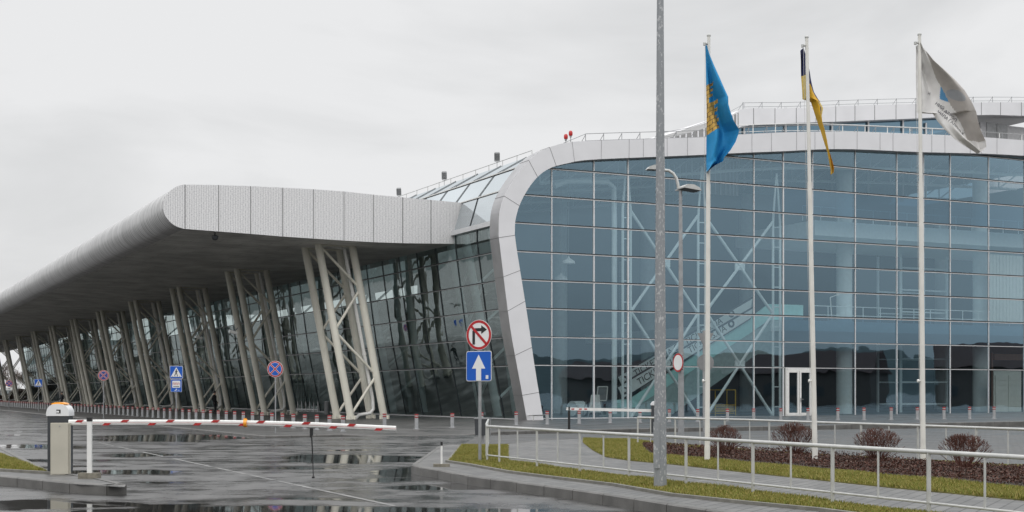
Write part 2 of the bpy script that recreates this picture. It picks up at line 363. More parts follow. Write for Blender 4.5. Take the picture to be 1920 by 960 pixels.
M['signwhite'] = mat('sign_white', (.78,.79,.79), .4, var=.03)
M['signback'] = mat('sign_back', (.25,.255,.26), .5, metal=.4)
M['steel'] = mat('galvanised_post', (.34,.35,.36), .42, metal=.5, var=.15, scale=6)
M['turq'] = mat('turquoise_glass_panel', (.42,.76,.74), .3, var=.06)
M['truss_grey'] = mat('escalator_cladding', (.34,.45,.45), .4, metal=.1)
M['yellow'] = mat('yellow_paint', (.65,.42,.03), .5)
M['brown'] = mat('brown_timber', (.12,.06,.04), .5)
M['shutter'] = mat('white_shutter', (.74,.76,.72), .5, var=.05)
M['twig'] = mat('red_brown_twig', (.10,.038,.026), .7, var=.3)
M['twig_far'] = mat('brown_grey_twig', (.12,.088,.07), .8, var=.2)
M['bark'] = mat('grey_bark', (.14,.12,.105), .85, var=.3)
M['cloth_dark'] = mat('dark_clothing', (.012,.013,.016), .85)
M['cloth_pole'] = mat('flagpole_white_paint', (.74,.73,.69), .4, var=.07, scale=3)
M['hill'] = mat('wooded_hill', (.06,.075,.075), .9, var=.45, scale=.02, detail=8)
M['farwall'] = mat('far_render', (.12,.095,.085), .8, var=.15)
M['farroof'] = mat('far_tile_roof', (.06,.028,.024), .8, var=.2)
M['cushion'] = mat('soft_lamp_shade', (.8,.82,.82), .4)
# galvanised spangle with pale flecks
m, t, b = newmat('speckled_galvanised_steel'); n = t.nodes; l = t.links
tcn = n.new('ShaderNodeTexCoord'); vo = n.new('ShaderNodeTexVoronoi'); vo.inputs['Scale'].default_value = 26; vo.inputs['Randomness'].default_value = 1
mpn = n.new('ShaderNodeMapping'); mpn.inputs['Scale'].default_value = (1, 1, .55); l.new(tcn.outputs['Object'], mpn.inputs[0])
zn = n.new('ShaderNodeTexNoise'); zn.inputs['Scale'].default_value = 30; zn.inputs['Detail'].default_value = 3; l.new(mpn.outputs[0], zn.inputs['Vector'])
r1 = n.new('ShaderNodeValToRGB'); r1.color_ramp.elements[0].position = .57; r1.color_ramp.elements[1].position = .63
r1.color_ramp.elements[0].color = (.27,.285,.30,1); r1.color_ramp.elements[1].color = (.46,.47,.48,1)
l.new(zn.outputs['Fac'], r1.inputs[0]); l.new(r1.outputs[0], b.inputs['Base Color'])
b.inputs['Roughness'].default_value = .5; b.inputs['Metallic'].default_value = .25; M['galv'] = m

# ------------------------------------------------------------------ ground
def strip_grid(name, x0, x1, y0, y1, nx, ny, zf, m):
    mb = MB(); vs = []; fs = []
    for j in range(ny + 1):
        for i in range(nx + 1):
            x = x0 + (x1 - x0) * i / nx; y = y0 + (y1 - y0) * j / ny; vs.append((x, y, zf(x, y)))
    for j in range(ny):
        for i in range(nx): a = j * (nx + 1) + i; fs.append((a, a + 1, a + nx + 2, a + nx + 1))
    mb.add(vs, fs); return mb.build(name, m)
tag(strip_grid('road', -3000, 3000, -3000, 4000, 4, 4, lambda x, y: 0, M['asphalt']), kind='structure')

# forecourt (raised sheet in the building's axes) with dropped stretch of kerb
def zf(t, s):
    w = loc2w(t, s); z = zp(w.x)
    if s < -17 and -18.5 < t < -11.5:
        k = min(1, (s + 20.5) / 3.5); e = min(1, max(0, abs(t + 15) - 2.2) / 1.3); z = z * (k + (1 - k) * e) + .006
    return z
T0, S0 = -21.4, -20.5
mb = MB(); ts = list(np.linspace(T0, -10, 24)) + list(np.linspace(-9, 60, 24)) + [90]; ss = list(np.linspace(S0, -16, 8)) + list(np.linspace(-15, 40, 20)) + [100, 300]
vs_ = [tuple(loc2w(a, c, zf(a, c))) for c in ss for a in ts]; nn = len(ts)
mb.add(vs_, [(j*nn+i, j*nn+i+1, (j+1)*nn+i+1, (j+1)*nn+i) for j in range(len(ss)-1) for i in range(nn-1)])
tag(mb.build('plaza', M['plaza']), kind='structure')

def kerb_line(name, pts, zfun, w=.15, stone=1.0, drop=.06, closed=False, h=None):
    """row of kerb stones with open joints; pts = world xy polyline, stones lie to its left"""
    mb = MB(); P = [Vector((p[0], p[1], 0)) for p in pts]
    cum = [0]
    for a, c in zip(P[:-1], P[1:]): cum.append(cum[-1] + (c-a).length)
    N_ = max(2, int(cum[-1] / stone)); dd_ = [cum[-1]*i/N_ for i in range(N_+1)]
    P = [Vector((float(np.interp(d, cum, [p.x for p in P])), float(np.interp(d, cum, [p.y for p in P])), 0)) for d in dd_]
    for a, c in zip(P[:-1], P[1:]):
        L = (c - a).length; k = max(1, round(L / stone)); d = (c - a) / k; u = d.normalized(); nrm = Vector((-u.y, u.x, 0))
        for i in range(k):
            p = a + d * i + u * .008; q = a + d * (i + 1) - u * .008
            z0, z1 = zfun(p.x, p.y) , zfun(q.x, q.y)
            def prof(c_, z): return [c_ - nrm*.014 + Vector((0,0,-drop)), c_ - nrm*.014 + Vector((0,0,z-.02)), c_ + nrm*.01 + Vector((0,0,z)), c_ + nrm*w + Vector((0,0,z)), c_ + nrm*w + Vector((0,0,-drop))]
            vs = prof(p, z0) + prof(q, z1)
            mb.add(vs, [(0,1,2,3,4),(9,8,7,6,5)] + [(j, (j+1)%5, 5+(j+1)%5, 5+j) for j in range(5)])
    o = mb.build(name, M['kerb']); return tag(o, kind='structure')
kz = lambda x, y: zf(*w2loc(x, y)) + .008
kl = [loc2w(T0, s) for s in (250, 100, 40, 10, S0)]
kerb_line('plaza_kerb', [(p.x, p.y) for p in kl], kz, stone=1.0)
kf = [loc2w(t, S0) for t in (T0 - .0, -19, -17, -14.5, -12, -8, 10, 40, 85)]
kerb_line('plaza_kerb', [(p.x, p.y) for p in kf], kz, stone=1.0)

# driveway blocks in front of the right facade
tag(sheet('driveway', [(0,44),(-1.6,46),(-1.4,54.3),tuple(loc2w(-10,S0-.02))[:2],tuple(loc2w(60,S0-.02))[:2],(60,40),(30,8),(11,24),(9,33),(5,40)], .005, M['drive']), kind='structure')

# right island -------------------------------------------------------
ZI = .16
GI = lambda a, b_: G(a, b_, ZI)
front = [GI(*p) for p in ((1330,957),(1260,947),(1140,928),(988,907),(954,903),(866,891),(823,882),(790,877.5),(772,872.5))]
front = [(8.6, 2.0), (5.6, 10.4)] + front
front_s = catmull(front, 3)
back = [GI(*p) for p in ((776,868),(800,852),(820,838),(833,833),(866,833.5),(953,832),(1010,825),(1091,822),(1170,822.6),(1250,832),(1400,845.7),(1671,862),(1920,875))]
isl = front_s + back + [(12.2, 20), (15, 3)]
tag(sheet('footpath', isl, ZI, M['paver'], .012), kind='structure')
kerb_line('island_kerb', front_s[::-1], lambda x, y: ZI + .012, w=.17, stone=1.0)
kerb_line('island_kerb', (front_s[-1:] + back + [(12.2, 20), (15, 3)])[::-1], lambda x, y: ZI + .006, w=.1, stone=1.0)
def ribbon(name, pts, w, z, m, h=.1):
    mb = MB(); P = [Vector((p[0], p[1], 0)) for p in pts]; L = []; Rr = []
    for i, p in enumerate(P):
        d = (P[min(i+1, len(P)-1)] - P[max(i-1, 0)]).normalized(); nn_ = Vector((-d.y, d.x, 0)) * w / 2
        L.append(p + nn_); Rr.append(p - nn_)
    k = len(P); up = Vector((0,0,z)); dn = Vector((0,0,z-h))
    mb.add([p + up for p in L] + [p + up for p in Rr] + [p + dn for p in L] + [p + dn for p in Rr],
           [f for i in range(k-1) for f in ((i,i+1,k+i+1,k+i),(i,i+1,2*k+i+1,2*k+i),(k+i,k+i+1,3*k+i+1,3*k+i))] + [(0,k,3*k,2*k),(k-1,2*k-1,4*k-1,3*k-1)])
    return tag(mb.build(name, m), kind='structure')
edge = [GI(*p) for p in ((838,866.5),(880,873),(954,886.6),(1015,894.5),(1151,911),(1259,930),(1395,944.6),(1535,958))]
edge += [(edge[-1][0] + 1.35*k, edge[-1][1] - 3.1*k) for k in (1, 2, 3)]
ribbon('edging', edge, .08, ZI + .045, M['edging'])
g1_low = [(p[0] + .05, p[1] + .05) for p in edge]
g1_up = [GI(*p) for p in ((866.5,835.5),(952,835.5),(953,866),(1097,885),(1186,896),(1259,905),(1395,921),(1562,942),(1698,960))]
g1_up += [(g1_up[-1][0] + 1.35*k, g1_up[-1][1] - 3.1*k) for k in (1, 2, 2.6)]
g1 = g1_low + g1_up[::-1]
ribbon('edging', [GI(867,835.2), GI(838.5,866)], .07, ZI + .03, M['edging'])
g2_low = [GI(*p) for p in ((1094,831),(1112,845),(1137,857.5),(1180,864),(1259,871),(1395,886),(1671,915),(1920,939))]
g2_low += [(g2_low[-1][0] + .45*k, g2_low[-1][1] - 1.2*k) for k in (2, 5)]
g2_up = [GI(*p) for p in ((1094,823.5),(1170,824),(1250,833),(1400,846.5),(1671,862.6),(1920,875.5))]
g2_up += [(12.0, 23.5), (13.2, 19.5)]
g2 = g2_low + g2_up[::-1]
bed_up = [GI(*p) for p in ((1204,836),(1290,843),(1400,848.5),(1540,857),(1671,865.5),(1920,883))]
bed_lo = [GI(*p) for p in ((1212,847),(1227,854),(1302,860),(1400,869),(1540,881),(1671,894),(1920,917))]
bed_up += [(bed_up[-1][0] + 1, bed_up[-1][1] - 3)]; bed_lo += [(bed_lo[-1][0] + 1, bed_lo[-1][1] - 3)]
bed = bed_lo + bed_up[::-1]
def in_poly(P, poly):
    x, y = P[:, 0], P[:, 1]; c = np.zeros(len(P), bool); n_ = len(poly); j = n_ - 1
    for i in range(n_):
        xi, yi = poly[i][:2]; xj, yj = poly[j][:2]
        hit = ((yi > y) != (yj > y)) & (x < (xj - xi) * (y - yi) / (yj - yi + 1e-12) + xi); c ^= hit; j = i
    return c
def scatter(poly, n_, excl=None):
    A = np.array([p[:2] for p in poly]); lo, hi = A.min(0), A.max(0)
    P = rng.uniform(lo, hi, (n_, 2)); k = in_poly(P, poly)
    if excl: k &= ~in_poly(P, excl)
    return P[k]
def poly_area(p): 
    a = np.array([q[:2] for q in p]); return abs(np.dot(a[:,0], np.roll(a[:,1],1)) - np.dot(a[:,1], np.roll(a[:,0],1))) / 2
def blades(name, polys, z, m, dens=1700, hmin=.03, hmax=.085, wid=.010, far=60):
    V = []; 
    for poly, ex in polys:
        A = np.array([p[:2] for p in poly]); ext = np.prod(A.max(0) - A.min(0))
        P = scatter(poly, int(ext * dens), ex); pat = np.sin(P[:,0]*2.9+1)*np.cos(P[:,1]*2.1) + np.sin(P[:,0]*6.1+P[:,1]*4.7)*.6; P = P[rng.uniform(0,1,len(P)) < np.clip(1.15+pat*.55, .25, 1)]
        n_ = len(P); h = rng.uniform(hmin, hmax, n_) * (1 + .35 * np.sin(P[:,0]*2.3) * np.cos(P[:,1]*1.7))
        a = rng.uniform(0, 2*np.pi, n_); w = wid * rng.uniform(.6, 1.4, n_)
        lean = rng.normal(0, .5, (n_, 2)) * h[:, None]
        b0 = np.c_[P[:,0] - np.cos(a)*w, P[:,1] - np.sin(a)*w, np.full(n_, z-.01)]
        b1 = np.c_[P[:,0] + np.cos(a)*w, P[:,1] + np.sin(a)*w, np.full(n_, z-.01)]
        tp = np.c_[P[:,0] + lean[:,0], P[:,1] + lean[:,1], z + h]
        V.append(np.stack([b0, b1, tp], 1).reshape(-1, 3))
    V = np.concatenate(V); return tri_mesh(name, V, m)
def tri_mesh(name, V, m, k=3):
    me = bpy.data.meshes.new(name); nf = len(V) // k
    me.vertices.add(len(V)); me.vertices.foreach_set('co', V.astype(np.float32).ravel())
    me.loops.add(len(V)); me.loops.foreach_set('vertex_index', np.arange(len(V), dtype=np.int32))
    me.polygons.add(nf); me.polygons.foreach_set('loop_start', np.arange(0, len(V), k, dtype=np.int32))
    me.update(calc_edges=True); me.materials.append(m)
    o = bpy.data.objects.new(name, me); COL.objects.link(o); return o
tag(sheet('lawn', g1, ZI + .02, M['soil'], .05), kind='structure')
tag(sheet('lawn', g2, ZI + .02, M['soil'], .05), kind='structure')
tag(sheet('planting_bed', bed, ZI + .045, M['mulch_soil'], .05), kind='structure')

# left island
lf = [(-40, 56), (-14, 29.8), GI(0,893), GI(149,908), GI(215,911.5), GI(233,913)]
lb = [GI(236,909), GI(222,905), GI(186,897), GI(95,884), GI(0,838)]
d_ = Vector(lb[-1]) - Vector(lb[-2]); lb += [tuple(Vector(lb[-1]) + d_ * 3)]
tag(sheet('footpath', lf + lb, ZI, M['paver'], .012), kind='structure')
kerb_line('island_kerb', lf + lb[:1], lambda x, y: ZI + .012, w=.17)
kerb_line('island_kerb', lb, lambda x, y: ZI + .012, w=.12)
gl = [GI(90,887.2), GI(0,882.5), (-15.2, 33.5), (-33, 60), GI(0,852)]
tag(sheet('lawn', gl, ZI + .02, M['soil'], .05), kind='structure')
ribbon('edging', [(-33,60),(-15.2,33.4), GI(0,883.5), GI(104,889.5)], .09, ZI + .05, M['edging'])
gf = blades('grass', [(g1, None), (g2, bed), (gl, None)], ZI + .02, M['grass'], dens=3200, hmin=.02, hmax=.06)
tag(gf, 'short green and straw coloured winter grass on the traffic islands', 'grass', kind='stuff')
# bed cover: small reddish leaves
P = scatter(bed, 120000); n_ = len(P)
hgt = rng.uniform(0, .13, n_) * (.6 + .4*np.sin(P[:,0]*3.1 + P[:,1]*2)); c = np.c_[P, ZI + .05 + hgt]
u = rng.normal(0, 1, (n_, 3)); u /= np.linalg.norm(u, axis=1)[:, None]; v = np.cross(u, rng.normal(0, 1, (n_, 3))); v /= np.linalg.norm(v, axis=1)[:, None]
sz = rng.uniform(.012, .03, n_)[:, None]
Q = np.stack([c - u*sz, c + v*sz*.6, c + u*sz, c - v*sz*.6], 1).reshape(-1, 3)
lo = tri_mesh('ground_cover', Q, M['leaf_litter'], 4)
tag(lo, 'low dark reddish brown leafy ground cover in the planting bed', 'ground cover', kind='stuff')

# lane markings (worn dashes) and seams
M['lane'] = mat('worn_white_marking', (.20,.20,.195), .45, var=.5, scale=2.5, detail=7)
mk = MB(); pa, pb = Vector((*G(185,830), 0)), Vector((*G(815,965), 0)); dd = (pb - pa); L = dd.length; dd.normalize(); side = Vector((-dd.y, dd.x, 0)) * .045
x = 0.0
for ln, gap in ((3.2,.9),(3.4,.8),(3.2,1.2),(4.5,.4),(5,.3),(6.5,.2)):
    p, q = pa + dd*x, pa + dd*min(L, x+ln); mk.add([p+side+Vector((0,0,.004)), q+side+Vector((0,0,.004)), q-side+Vector((0,0,.004)), p-side+Vector((0,0,.004))], [(0,1,2,3)]); x += ln + gap
    if x > L: break
for a_, b_ in (((-40,833),(27,860)),((-30,812),(30,812.6))):
    p, q = Vector((*G(*a_),.004)), Vector((*G(*b_),.004)); sd = (q-p).normalized().cross(Vector((0,0,1)))*.06; mk.add([p+sd,q+sd,q-sd,p-sd],[(0,1,2,3)])
tag(mk.build('road_marking', M['lane']), kind='structure')
# ------------------------------------------------------------------ terminal building (own axes: x=t along front, y=s away, z)
B = empty('terminal_building', (OX, OY, 0), R(26.08), 'glass fronted airport terminal with white arched frame and long grey canopy on slanted pipes', 'building')
outer_px = [(989,792),(972,700),(956,610),(938,467),(935,432),(938,390),(953,352),(985.5,307),(1015,283),(1057,268.6),(1107,264),(1230,260),(1323,257),(1393,252),(1480,248),(1540,247),(1607,247.5),(1723,252),(1840,257),(1920,263),(2100,276)]
inner_px = [(1020,792),(1003,690),(988.5,590),(968,461),(965.5,430),(968,405),(980,372),(1003,337),(1030,316),(1065,306),(1107,299.5),(1230,294),(1323,290),(1393,286.5),(1480,283),(1540,280),(1607,280),(1723,285),(1840,288),(1920,292),(2100,304)]
OUT = catmull([inv(a, c, 0) for a, c in outer_px], 5); INN = catmull([inv(a, c, 0) for a, c in inner_px], 5)
FD = 1.2
fr = MB(); k = len(OUT)
vs_ = [(p[0], 0, p[1]) for p in OUT] + [(p[0], 0, p[1]) for p in INN] + [(p[0], FD, p[1]) for p in OUT] + [(p[0], FD, p[1]) for p in INN]
fr.add(vs_, [(i, i+1, k+i+1, k+i) for i in range(k-1)])
fr.add(vs_, [(k+i, k+i+1, 3*k+i+1, 3*k+i) for i in range(k-1)])
fr.add(vs_, [(2*k+i, 2*k+i+1, 3*k+i+1, 3*k+i) for i in range(k-1)], 0)
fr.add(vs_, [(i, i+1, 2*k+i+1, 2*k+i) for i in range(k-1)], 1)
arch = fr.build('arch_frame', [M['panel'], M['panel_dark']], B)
# panel joints as fine dark lines standing 3 mm proud
jt = MB(); acc = 0
def arclen(P): return [0] + list(np.cumsum([math.dist(P[i], P[i+1]) for i in range(len(P)-1)]))
al = arclen(OUT); nextj = 1.0
for i in range(1, k-1):
    if al[i] >= nextj:
        o_, i_ = Vector((OUT[i][0], -.004, OUT[i][1])), Vector((INN[i][0], -.004, INN[i][1]))
        jt.beam(o_, i_, .008, .024); 
        d = (o_ - i_).normalized() * .003
        jt.beam(o_ + d, o_ + d + Vector((0, FD, 0)), .035, .008)
        jt.build('panel_joint', M['joint'], arch); jt = MB()
        nextj += 2.45 if al[i] < 14 else 1.62

lm = int(np.argmin([p[0] for p in OUT])); lmi = int(np.argmin([p[0] for p in INN]))
mid = [((a[0]+c[0])/2, (a[1]+c[1])/2) for a, c in zip(OUT, INN)]
lmm = int(np.argmin([p[0] for p in mid]))
def tleft(z, P=mid, L0=None):
    L0 = lmm if L0 is None else L0
    return float(np.interp(z, [p[1] for p in P[:L0+1]], [p[0] for p in P[:L0+1]]))
def ztop(t): return float(np.interp(t, [p[0] for p in mid[lmm:]], [p[1] for p in mid[lmm:]]))
def tupper(z):
    U = mid[lmm:lmm+40]; zz = np.maximum.accumulate([p[1] for p in U]); return float(np.interp(z, zz, [p[0] for p in U]))
def tl(z): return tleft(z) if z <= mid[lmm][1] else tupper(z)
SG = .62
ROWZ = [.12, 3.33] + [3.33 + 1.655*i for i in range(1, 12)]
vx = [1034,1113,1177,1245,1327,1413,1468,1523,1603,1681,1731,1781,1853,1920,2000]
VT = [t_at(a, SG) for a in vx]
cw = MB()
for i, t in enumerate(VT):
    cw.beam((t, SG, .1), (t, SG, ztop(t)), .09 if i in (1,2,6) else .06, .12)
for j, z in enumerate(ROWZ):
    t0_ = tl(z); 
    if j == 0: z = .2
    Us = [p for p in mid[lmm:] if p[1] < z]
    t1_ = VT[-1]
    if z > ztop(12): t0_ = max(t0_, next((t for t in np.linspace(2, 45, 200) if ztop(t) > z), 45))
    if t0_ >= t1_: continue
    cw.box(((t0_+t1_)/2, SG, z), (t1_-t0_, .13, .05), mi=0)
    if j > 0: cw.box(((t0_+t1_)/2, SG-.01, z+(.057 if z > 6 else .04)), (t1_-t0_, .14, .06 if z > 6 else .025), mi=1)  # dark bar above each light bar, taller on the upper rows
wall = cw.build('curtain_wall', [M['mullion'], M['mullion_dark']], B)
# each pane a mesh of its own, clipped to the arch
edges_t = [None] + VT
cnt = 0
for i in range(len(edges_t)-1):
    for j in range(len(ROWZ)):
        z0 = ROWZ[j]; z1 = ROWZ[j+1] if j+1 < len(ROWZ) else 30
        ta = edges_t[i] if i else min(tl(z0), tl(min(z1, 14.9)), tl((z0+min(z1,14))/2)) - .0
        tb = edges_t[i+1]
        if z0 > ztop(tb) and z0 > ztop(ta): continue
        if i == 7 and j == 0: continue                      # the door stands here
        mb = MB(); vv = []; n8 = 8
        for b_ in range(n8+1):
            for a_ in range(n8+1):
                z = z0 + (min(z1, 19.5) - z0) * b_ / n8; t = ta + (tb - ta) * a_ / n8
                if i == 0: t = max(t, tl(z)) if z < 15 else t
                vv.append((t, SG, min(z, ztop(max(t, mid[lmm][0]+.01))) if z > mid[lmm][1] else z))
        ff = []
        for b_ in range(n8):
            for a_ in range(n8):
                q = (b_*(n8+1)+a_, b_*(n8+1)+a_+1, (b_+1)*(n8+1)+a_+1, (b_+1)*(n8+1)+a_)
                A_ = abs((vv[q[1]][0]-vv[q[0]][0])*(vv[q[3]][2]-vv[q[0]][2])); A2 = abs((vv[q[2]][0]-vv[q[3]][0])*(vv[q[2]][2]-vv[q[1]][2]))
                if A_ + A2 > 1e-4: ff.append(q)
        if not ff: continue
        mb.add(vv, ff)
        sp_ = (j in (2, 7)) and i >= 7
        o = mb.build('window_pane', M['spandrel'] if sp_ else M['glassR'], wall); cnt += 1
print('panes', cnt)
dt0, dt1 = t_at(1472, SG), t_at(1521, SG); dz = ROWZ[1] - .06
dr = MB(); w_ = dt1 - dt0
for tt in (dt0+.06, dt1-.06): dr.box((tt, SG-.05, dz/2+.06), (.14, .16, dz-.1))
dr.box(((dt0+dt1)/2, SG-.05, dz-.05), (w_, .16, .16)); dr.box(((dt0+dt1)/2, SG-.05, .22), (w_, .16, .2))
door = dr.build('entrance_door', M['white'], B)
for sgn in (-1, 1):
    c_ = (dt0+dt1)/2 + sgn * w_/4*.93; hw = w_/4*.88; lf_ = MB()
    for tt in (c_-hw+.06, c_+hw-.06): lf_.box((tt, SG-.09, dz/2+.1), (.13, .1, dz-.45))
    for zz in (.36, dz-.18): lf_.box((c_, SG-.09, zz), (hw*2-.262, .1, .13))
    leaf = lf_.build('door_leaf', M['white'], door)
    pm = MB(); pm.box((c_, SG-.09, dz/2+.08), (hw*2-.3, .02, dz-.7)); pm.build('door_glass', M['glassR'], door)
hb = MB(); hb.box(((dt0+dt1)/2+.06, SG-.2, 1.25), (.03,.05,.3)); hb.box(((dt0+dt1)/2+.16, SG-.22, 1.3), (.22,.03,.03)); hb.build('door_handle', M['steel'], door)

# structural truss behind the front glass
ST = 1.7
zt_ = [(1175,393),(1316,407),(1456,417)]
tr_ = []
for a, c in ((1175,393),(1316,407),(1456,417)):
    t, z = inv(a, c, ST); tm, zm = inv(a, 586, ST); tr_.append((t, z, zm))
for t, z, zm in tr_:
    cb = MB()
    for dx in (-.28, .28): cb.tube((t+dx, ST, .1), (t+dx, ST, z), .085, n=8)
    cb.tube((t-.28, ST, z), (t-.02, ST, z+3.2), .085, .05); cb.tube((t+.28, ST, z), (t+.02, ST, z+3.2), .085, .05)
    for q in np.arange(.8, z, 1.3): cb.tube((t-.28, ST, q), (t+.28, ST, q), .04, n=6)
    cb.build('truss_column', M['white_steel'], B, True)
for (ta, za, ma), (tb, zb, mb2) in zip(tr_[:-1], tr_[1:]):
    for (z0, z1) in ((.2, (ma+mb2)/2), ((ma+mb2)/2, (za+zb)/2)):
        xb = MB(); p0, p1, p2, p3 = [Vector(q) for q in ((ta+.3,ST,z0),(tb-.3,ST,z0),(tb-.3,ST,z1),(ta+.3,ST,z1))]
        c_ = (p0+p2)/2
        for p in (p0,p1,p2,p3): xb.tube(c_, p, .095, n=8); xb.tube(p, p.lerp(c_, .08), .03, .11, n=6)
        xb.box(c_, (.75,.1,.5)); xb.build('cross_brace', M['white_steel'], B, True)
xb = MB(); (ta, za, ma) = tr_[0]; bx_ = tr_[0][0]
xb.path([inv(1040,349,2.2)[:1]+(2.2,)+inv(1040,349,2.2)[1:]] + [(inv(a,c,2.2)[0],2.2,inv(a,c,2.2)[1]) for a, c in ((1062,340),(1100,340),(1140,342),(1151,352),(1152,420),(1152,600),(1152,776))], .17, 10)
xb.build('duct_pipe', M['white_steel'], B, True)

# side glazing: skin follows the arch profile away from the viewer
LB = 232
PR = [(p[0] + .30, p[1]) for p in OUT]
icrest = next(i for i, p in enumerate(OUT) if p[0] > inv(1044, 271, 0)[0])
z_sky = 11.6
isky = min(range(lm-5, icrest), key=lambda i: abs(OUT[i][1] - z_sky))
def skin(i0, i1, s0, s1, ns, ins=.30):
    mb = MB(); P = [(OUT[i][0] + ins, OUT[i][1] - (ins*.4 if i > isky + 8 else 0)) for i in range(i0, i1+1)]; n_ = len(P)
    vs = []; 
    for j in range(ns+1):
        s = s0 + (s1-s0)*j/ns; vs += [(p[0], s, p[1]) for p in P]
    mb.add(vs, [(j*n_+i, j*n_+i+1, (j+1)*n_+i+1, (j+1)*n_+i) for j in range(ns) for i in range(n_-1)]); return mb
sw = MB()
for z in [.15] + ROWZ[1:]:
    if z > 11.4: continue
    t = float(np.interp(z, [p[1] for p in OUT[:isky+1]], [p[0] for p in OUT[:isky+1]])) + .26
    sw.box((t, (FD+LB)/2, z), (.10, LB-FD, .05), mi=1 if z > .2 else 0); sw.box((t, (FD+LB)/2, z-.045), (.06, LB-FD, .03), mi=0)
s = FD + 2.4
bot = OUT[0]
while s < LB:
    P = [(OUT[i][0]+.27, s, OUT[i][1]) for i in range(0, isky+1, 3)] + [(OUT[isky][0]+.27, s, OUT[isky][1])]
    for a, c in zip(P[:-1], P[1:]): sw.beam(a, c, .035, .05, 1)
    s += 3.2
sw.box((OUT[isky][0]+.2, (FD+LB)/2, z_sky), (.3, LB-FD, .28))
side = sw.build('side_wall_frame', [M['mullion'], M['mullion_dark']], B)
tag(skin(0, isky, FD, LB, 60).build('side_glazing', M['glassL'], side), kind='stuff')
fz = [OUT[isky]] + [OUT[min(range(lm, icrest+1), key=lambda q, z=z: abs(OUT[q][1]-z))] for z in (13.6, 15.0)] + [OUT[icrest]]
fz = [(p[0]+.2, p[1]-(.05 if i_ == 3 else 0)) for i_, p in enumerate(fz)]
sk = MB(); sf = MB()
for p in fz[1:3]: sk.beam((p[0]-.03, FD, p[1]+.02), (p[0]-.03, LB, p[1]+.02), .07, .06)
s = FD + 3.4
while s < 150:
    for a, c in zip(fz[:-1], fz[1:]): sk.beam((a[0]-.02, s, a[1]+.02), (c[0]-.02, s, c[1]+.02), .035, .035, 1)
    s += 3.6
skyf = sk.build('skylight_frame', [M['white'], M['mullion_dark']], B)
for a, c in zip(fz[:-1], fz[1:]): sf.add([(a[0],FD,a[1]),(c[0],FD,c[1]),(c[0],LB,c[1]),(a[0],LB,a[1])],[(0,1,2,3)])
tag(sf.build('skylight_glazing', M['glassS'], skyf), kind='stuff')
# roof, floors, inner walls
rf = MB(); RP = [(OUT[i][0]+.25, OUT[i][1]-.16) for i in range(icrest, k, 4)] + [(OUT[-1][0], OUT[-1][1]-.16)]
n_ = len(RP)
rf.add([(p[0], s, p[1]) for s in (FD, LB) for p in RP] + [(p[0], s, p[1]-.4) for s in (FD, LB) for p in RP],
       [(i, i+1, n_+i+1, n_+i) for i in range(n_-1)] + [(2*n_+i, 2*n_+i+1, 3*n_+i+1, 3*n_+i) for i in range(n_-1)])
TE = OUT[-1][0]
rf.build('roof', M['roofmat'], B)
for sb in (3.2, 9.5, 16, 22.5):
    bmx = MB(); tt_ = np.linspace(2.5, TE-.5, 26); zr = lambda t: float(np.interp(t, [p[0] for p in RP], [p[1] for p in RP]))
    up_ = [Vector((t, sb, zr(t)-.6)) for t in tt_]; dn_ = [Vector((t, sb, zr(t)-1.7)) for t in tt_]
    bmx.path(up_, .09, 6); bmx.path(dn_, .11, 6)
    for a, c, d in zip(up_[:-1], dn_[:-1], up_[1:]): bmx.tube(a, c, .05, n=5); bmx.tube(c, d, .05, n=5)
    bmx.build('roof_truss', M['white_steel'], B, True)
iw = MB(); zr0_ = lambda t: float(np.interp(t, [p[0] for p in RP], [p[1] for p in RP]))-.3
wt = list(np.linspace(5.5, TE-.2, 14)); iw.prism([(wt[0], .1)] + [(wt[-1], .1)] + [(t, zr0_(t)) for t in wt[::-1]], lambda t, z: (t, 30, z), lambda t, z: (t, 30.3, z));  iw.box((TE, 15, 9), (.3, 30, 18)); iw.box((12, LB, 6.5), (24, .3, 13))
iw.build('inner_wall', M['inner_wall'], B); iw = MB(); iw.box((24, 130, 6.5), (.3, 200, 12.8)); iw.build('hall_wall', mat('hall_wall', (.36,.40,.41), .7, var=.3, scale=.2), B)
fl = MB(); fl.box(((TE-1)/2, (LB)/2+.8, .14), (TE-1.5, LB-1.8, .1)); fl.build('floor', M['inner_floor'], B)
tfl = t_at(1462, 3)
f2 = MB(); f2.box(((tfl+TE)/2, 16, 6.2), (TE-tfl, 27, .7)); f2.box(((t_at(1523,1)+TE)/2+.5, 6.5, 12.7), (TE-t_at(1523,1)-1, 9, 1.0))
f2.build('upper_floor', M['white_steel'], B)
gr_ = MB()
for zf_, ta in ((6.55, tfl+2.2), (13.2, t_at(1530,1.2))):
    for tt in np.arange(ta, TE-1, 1.5): gr_.tube((tt, 2.6, zf_), (tt, 2.6, zf_+1.0), .03, n=6)
    for dz_ in (.4, 1.0): gr_.tube((ta, 2.6, zf_+dz_), (TE-1, 2.6, zf_+dz_), .03, n=6)
gr_.build('gallery_railing', M['white_steel'], B)
for a, s_ in ((1583,4.5),(1838,4.5),(1583,16),(1765,16),(1400,20),(1215,20),(1050,20)):
    cb = MB(); t = t_at(a, s_); cb.tube((t, s_, .1), (t, s_, ztop(max(t,2))-.2), .55, n=24); cb.build('round_column', M['white_steel'], B, True)
for kk in range(9):                                             # pylons inside the side hall
    cb = MB(); s_ = 11 + kk*19
    for ds in (0, 2.5): cb.tube((3.4, s_+ds, .1), (1.0, s_+ds, 12.0), .28, n=10); cb.tube((6.0, s_+ds, .1), (3.9, s_+ds, 14.2), .28, n=10)
    for z in np.arange(1, 10, 2.6): cb.tube((3.2-z*.15, s_, z), (5.9-z*.15, s_, z+2.4), .09, n=6); cb.tube((3.2-z*.15, s_, z+2.6), (3.2-z*.15, s_+2.5, z), .09, n=6)
    cb.build('hall_pylon', M['white_steel'], B, True)
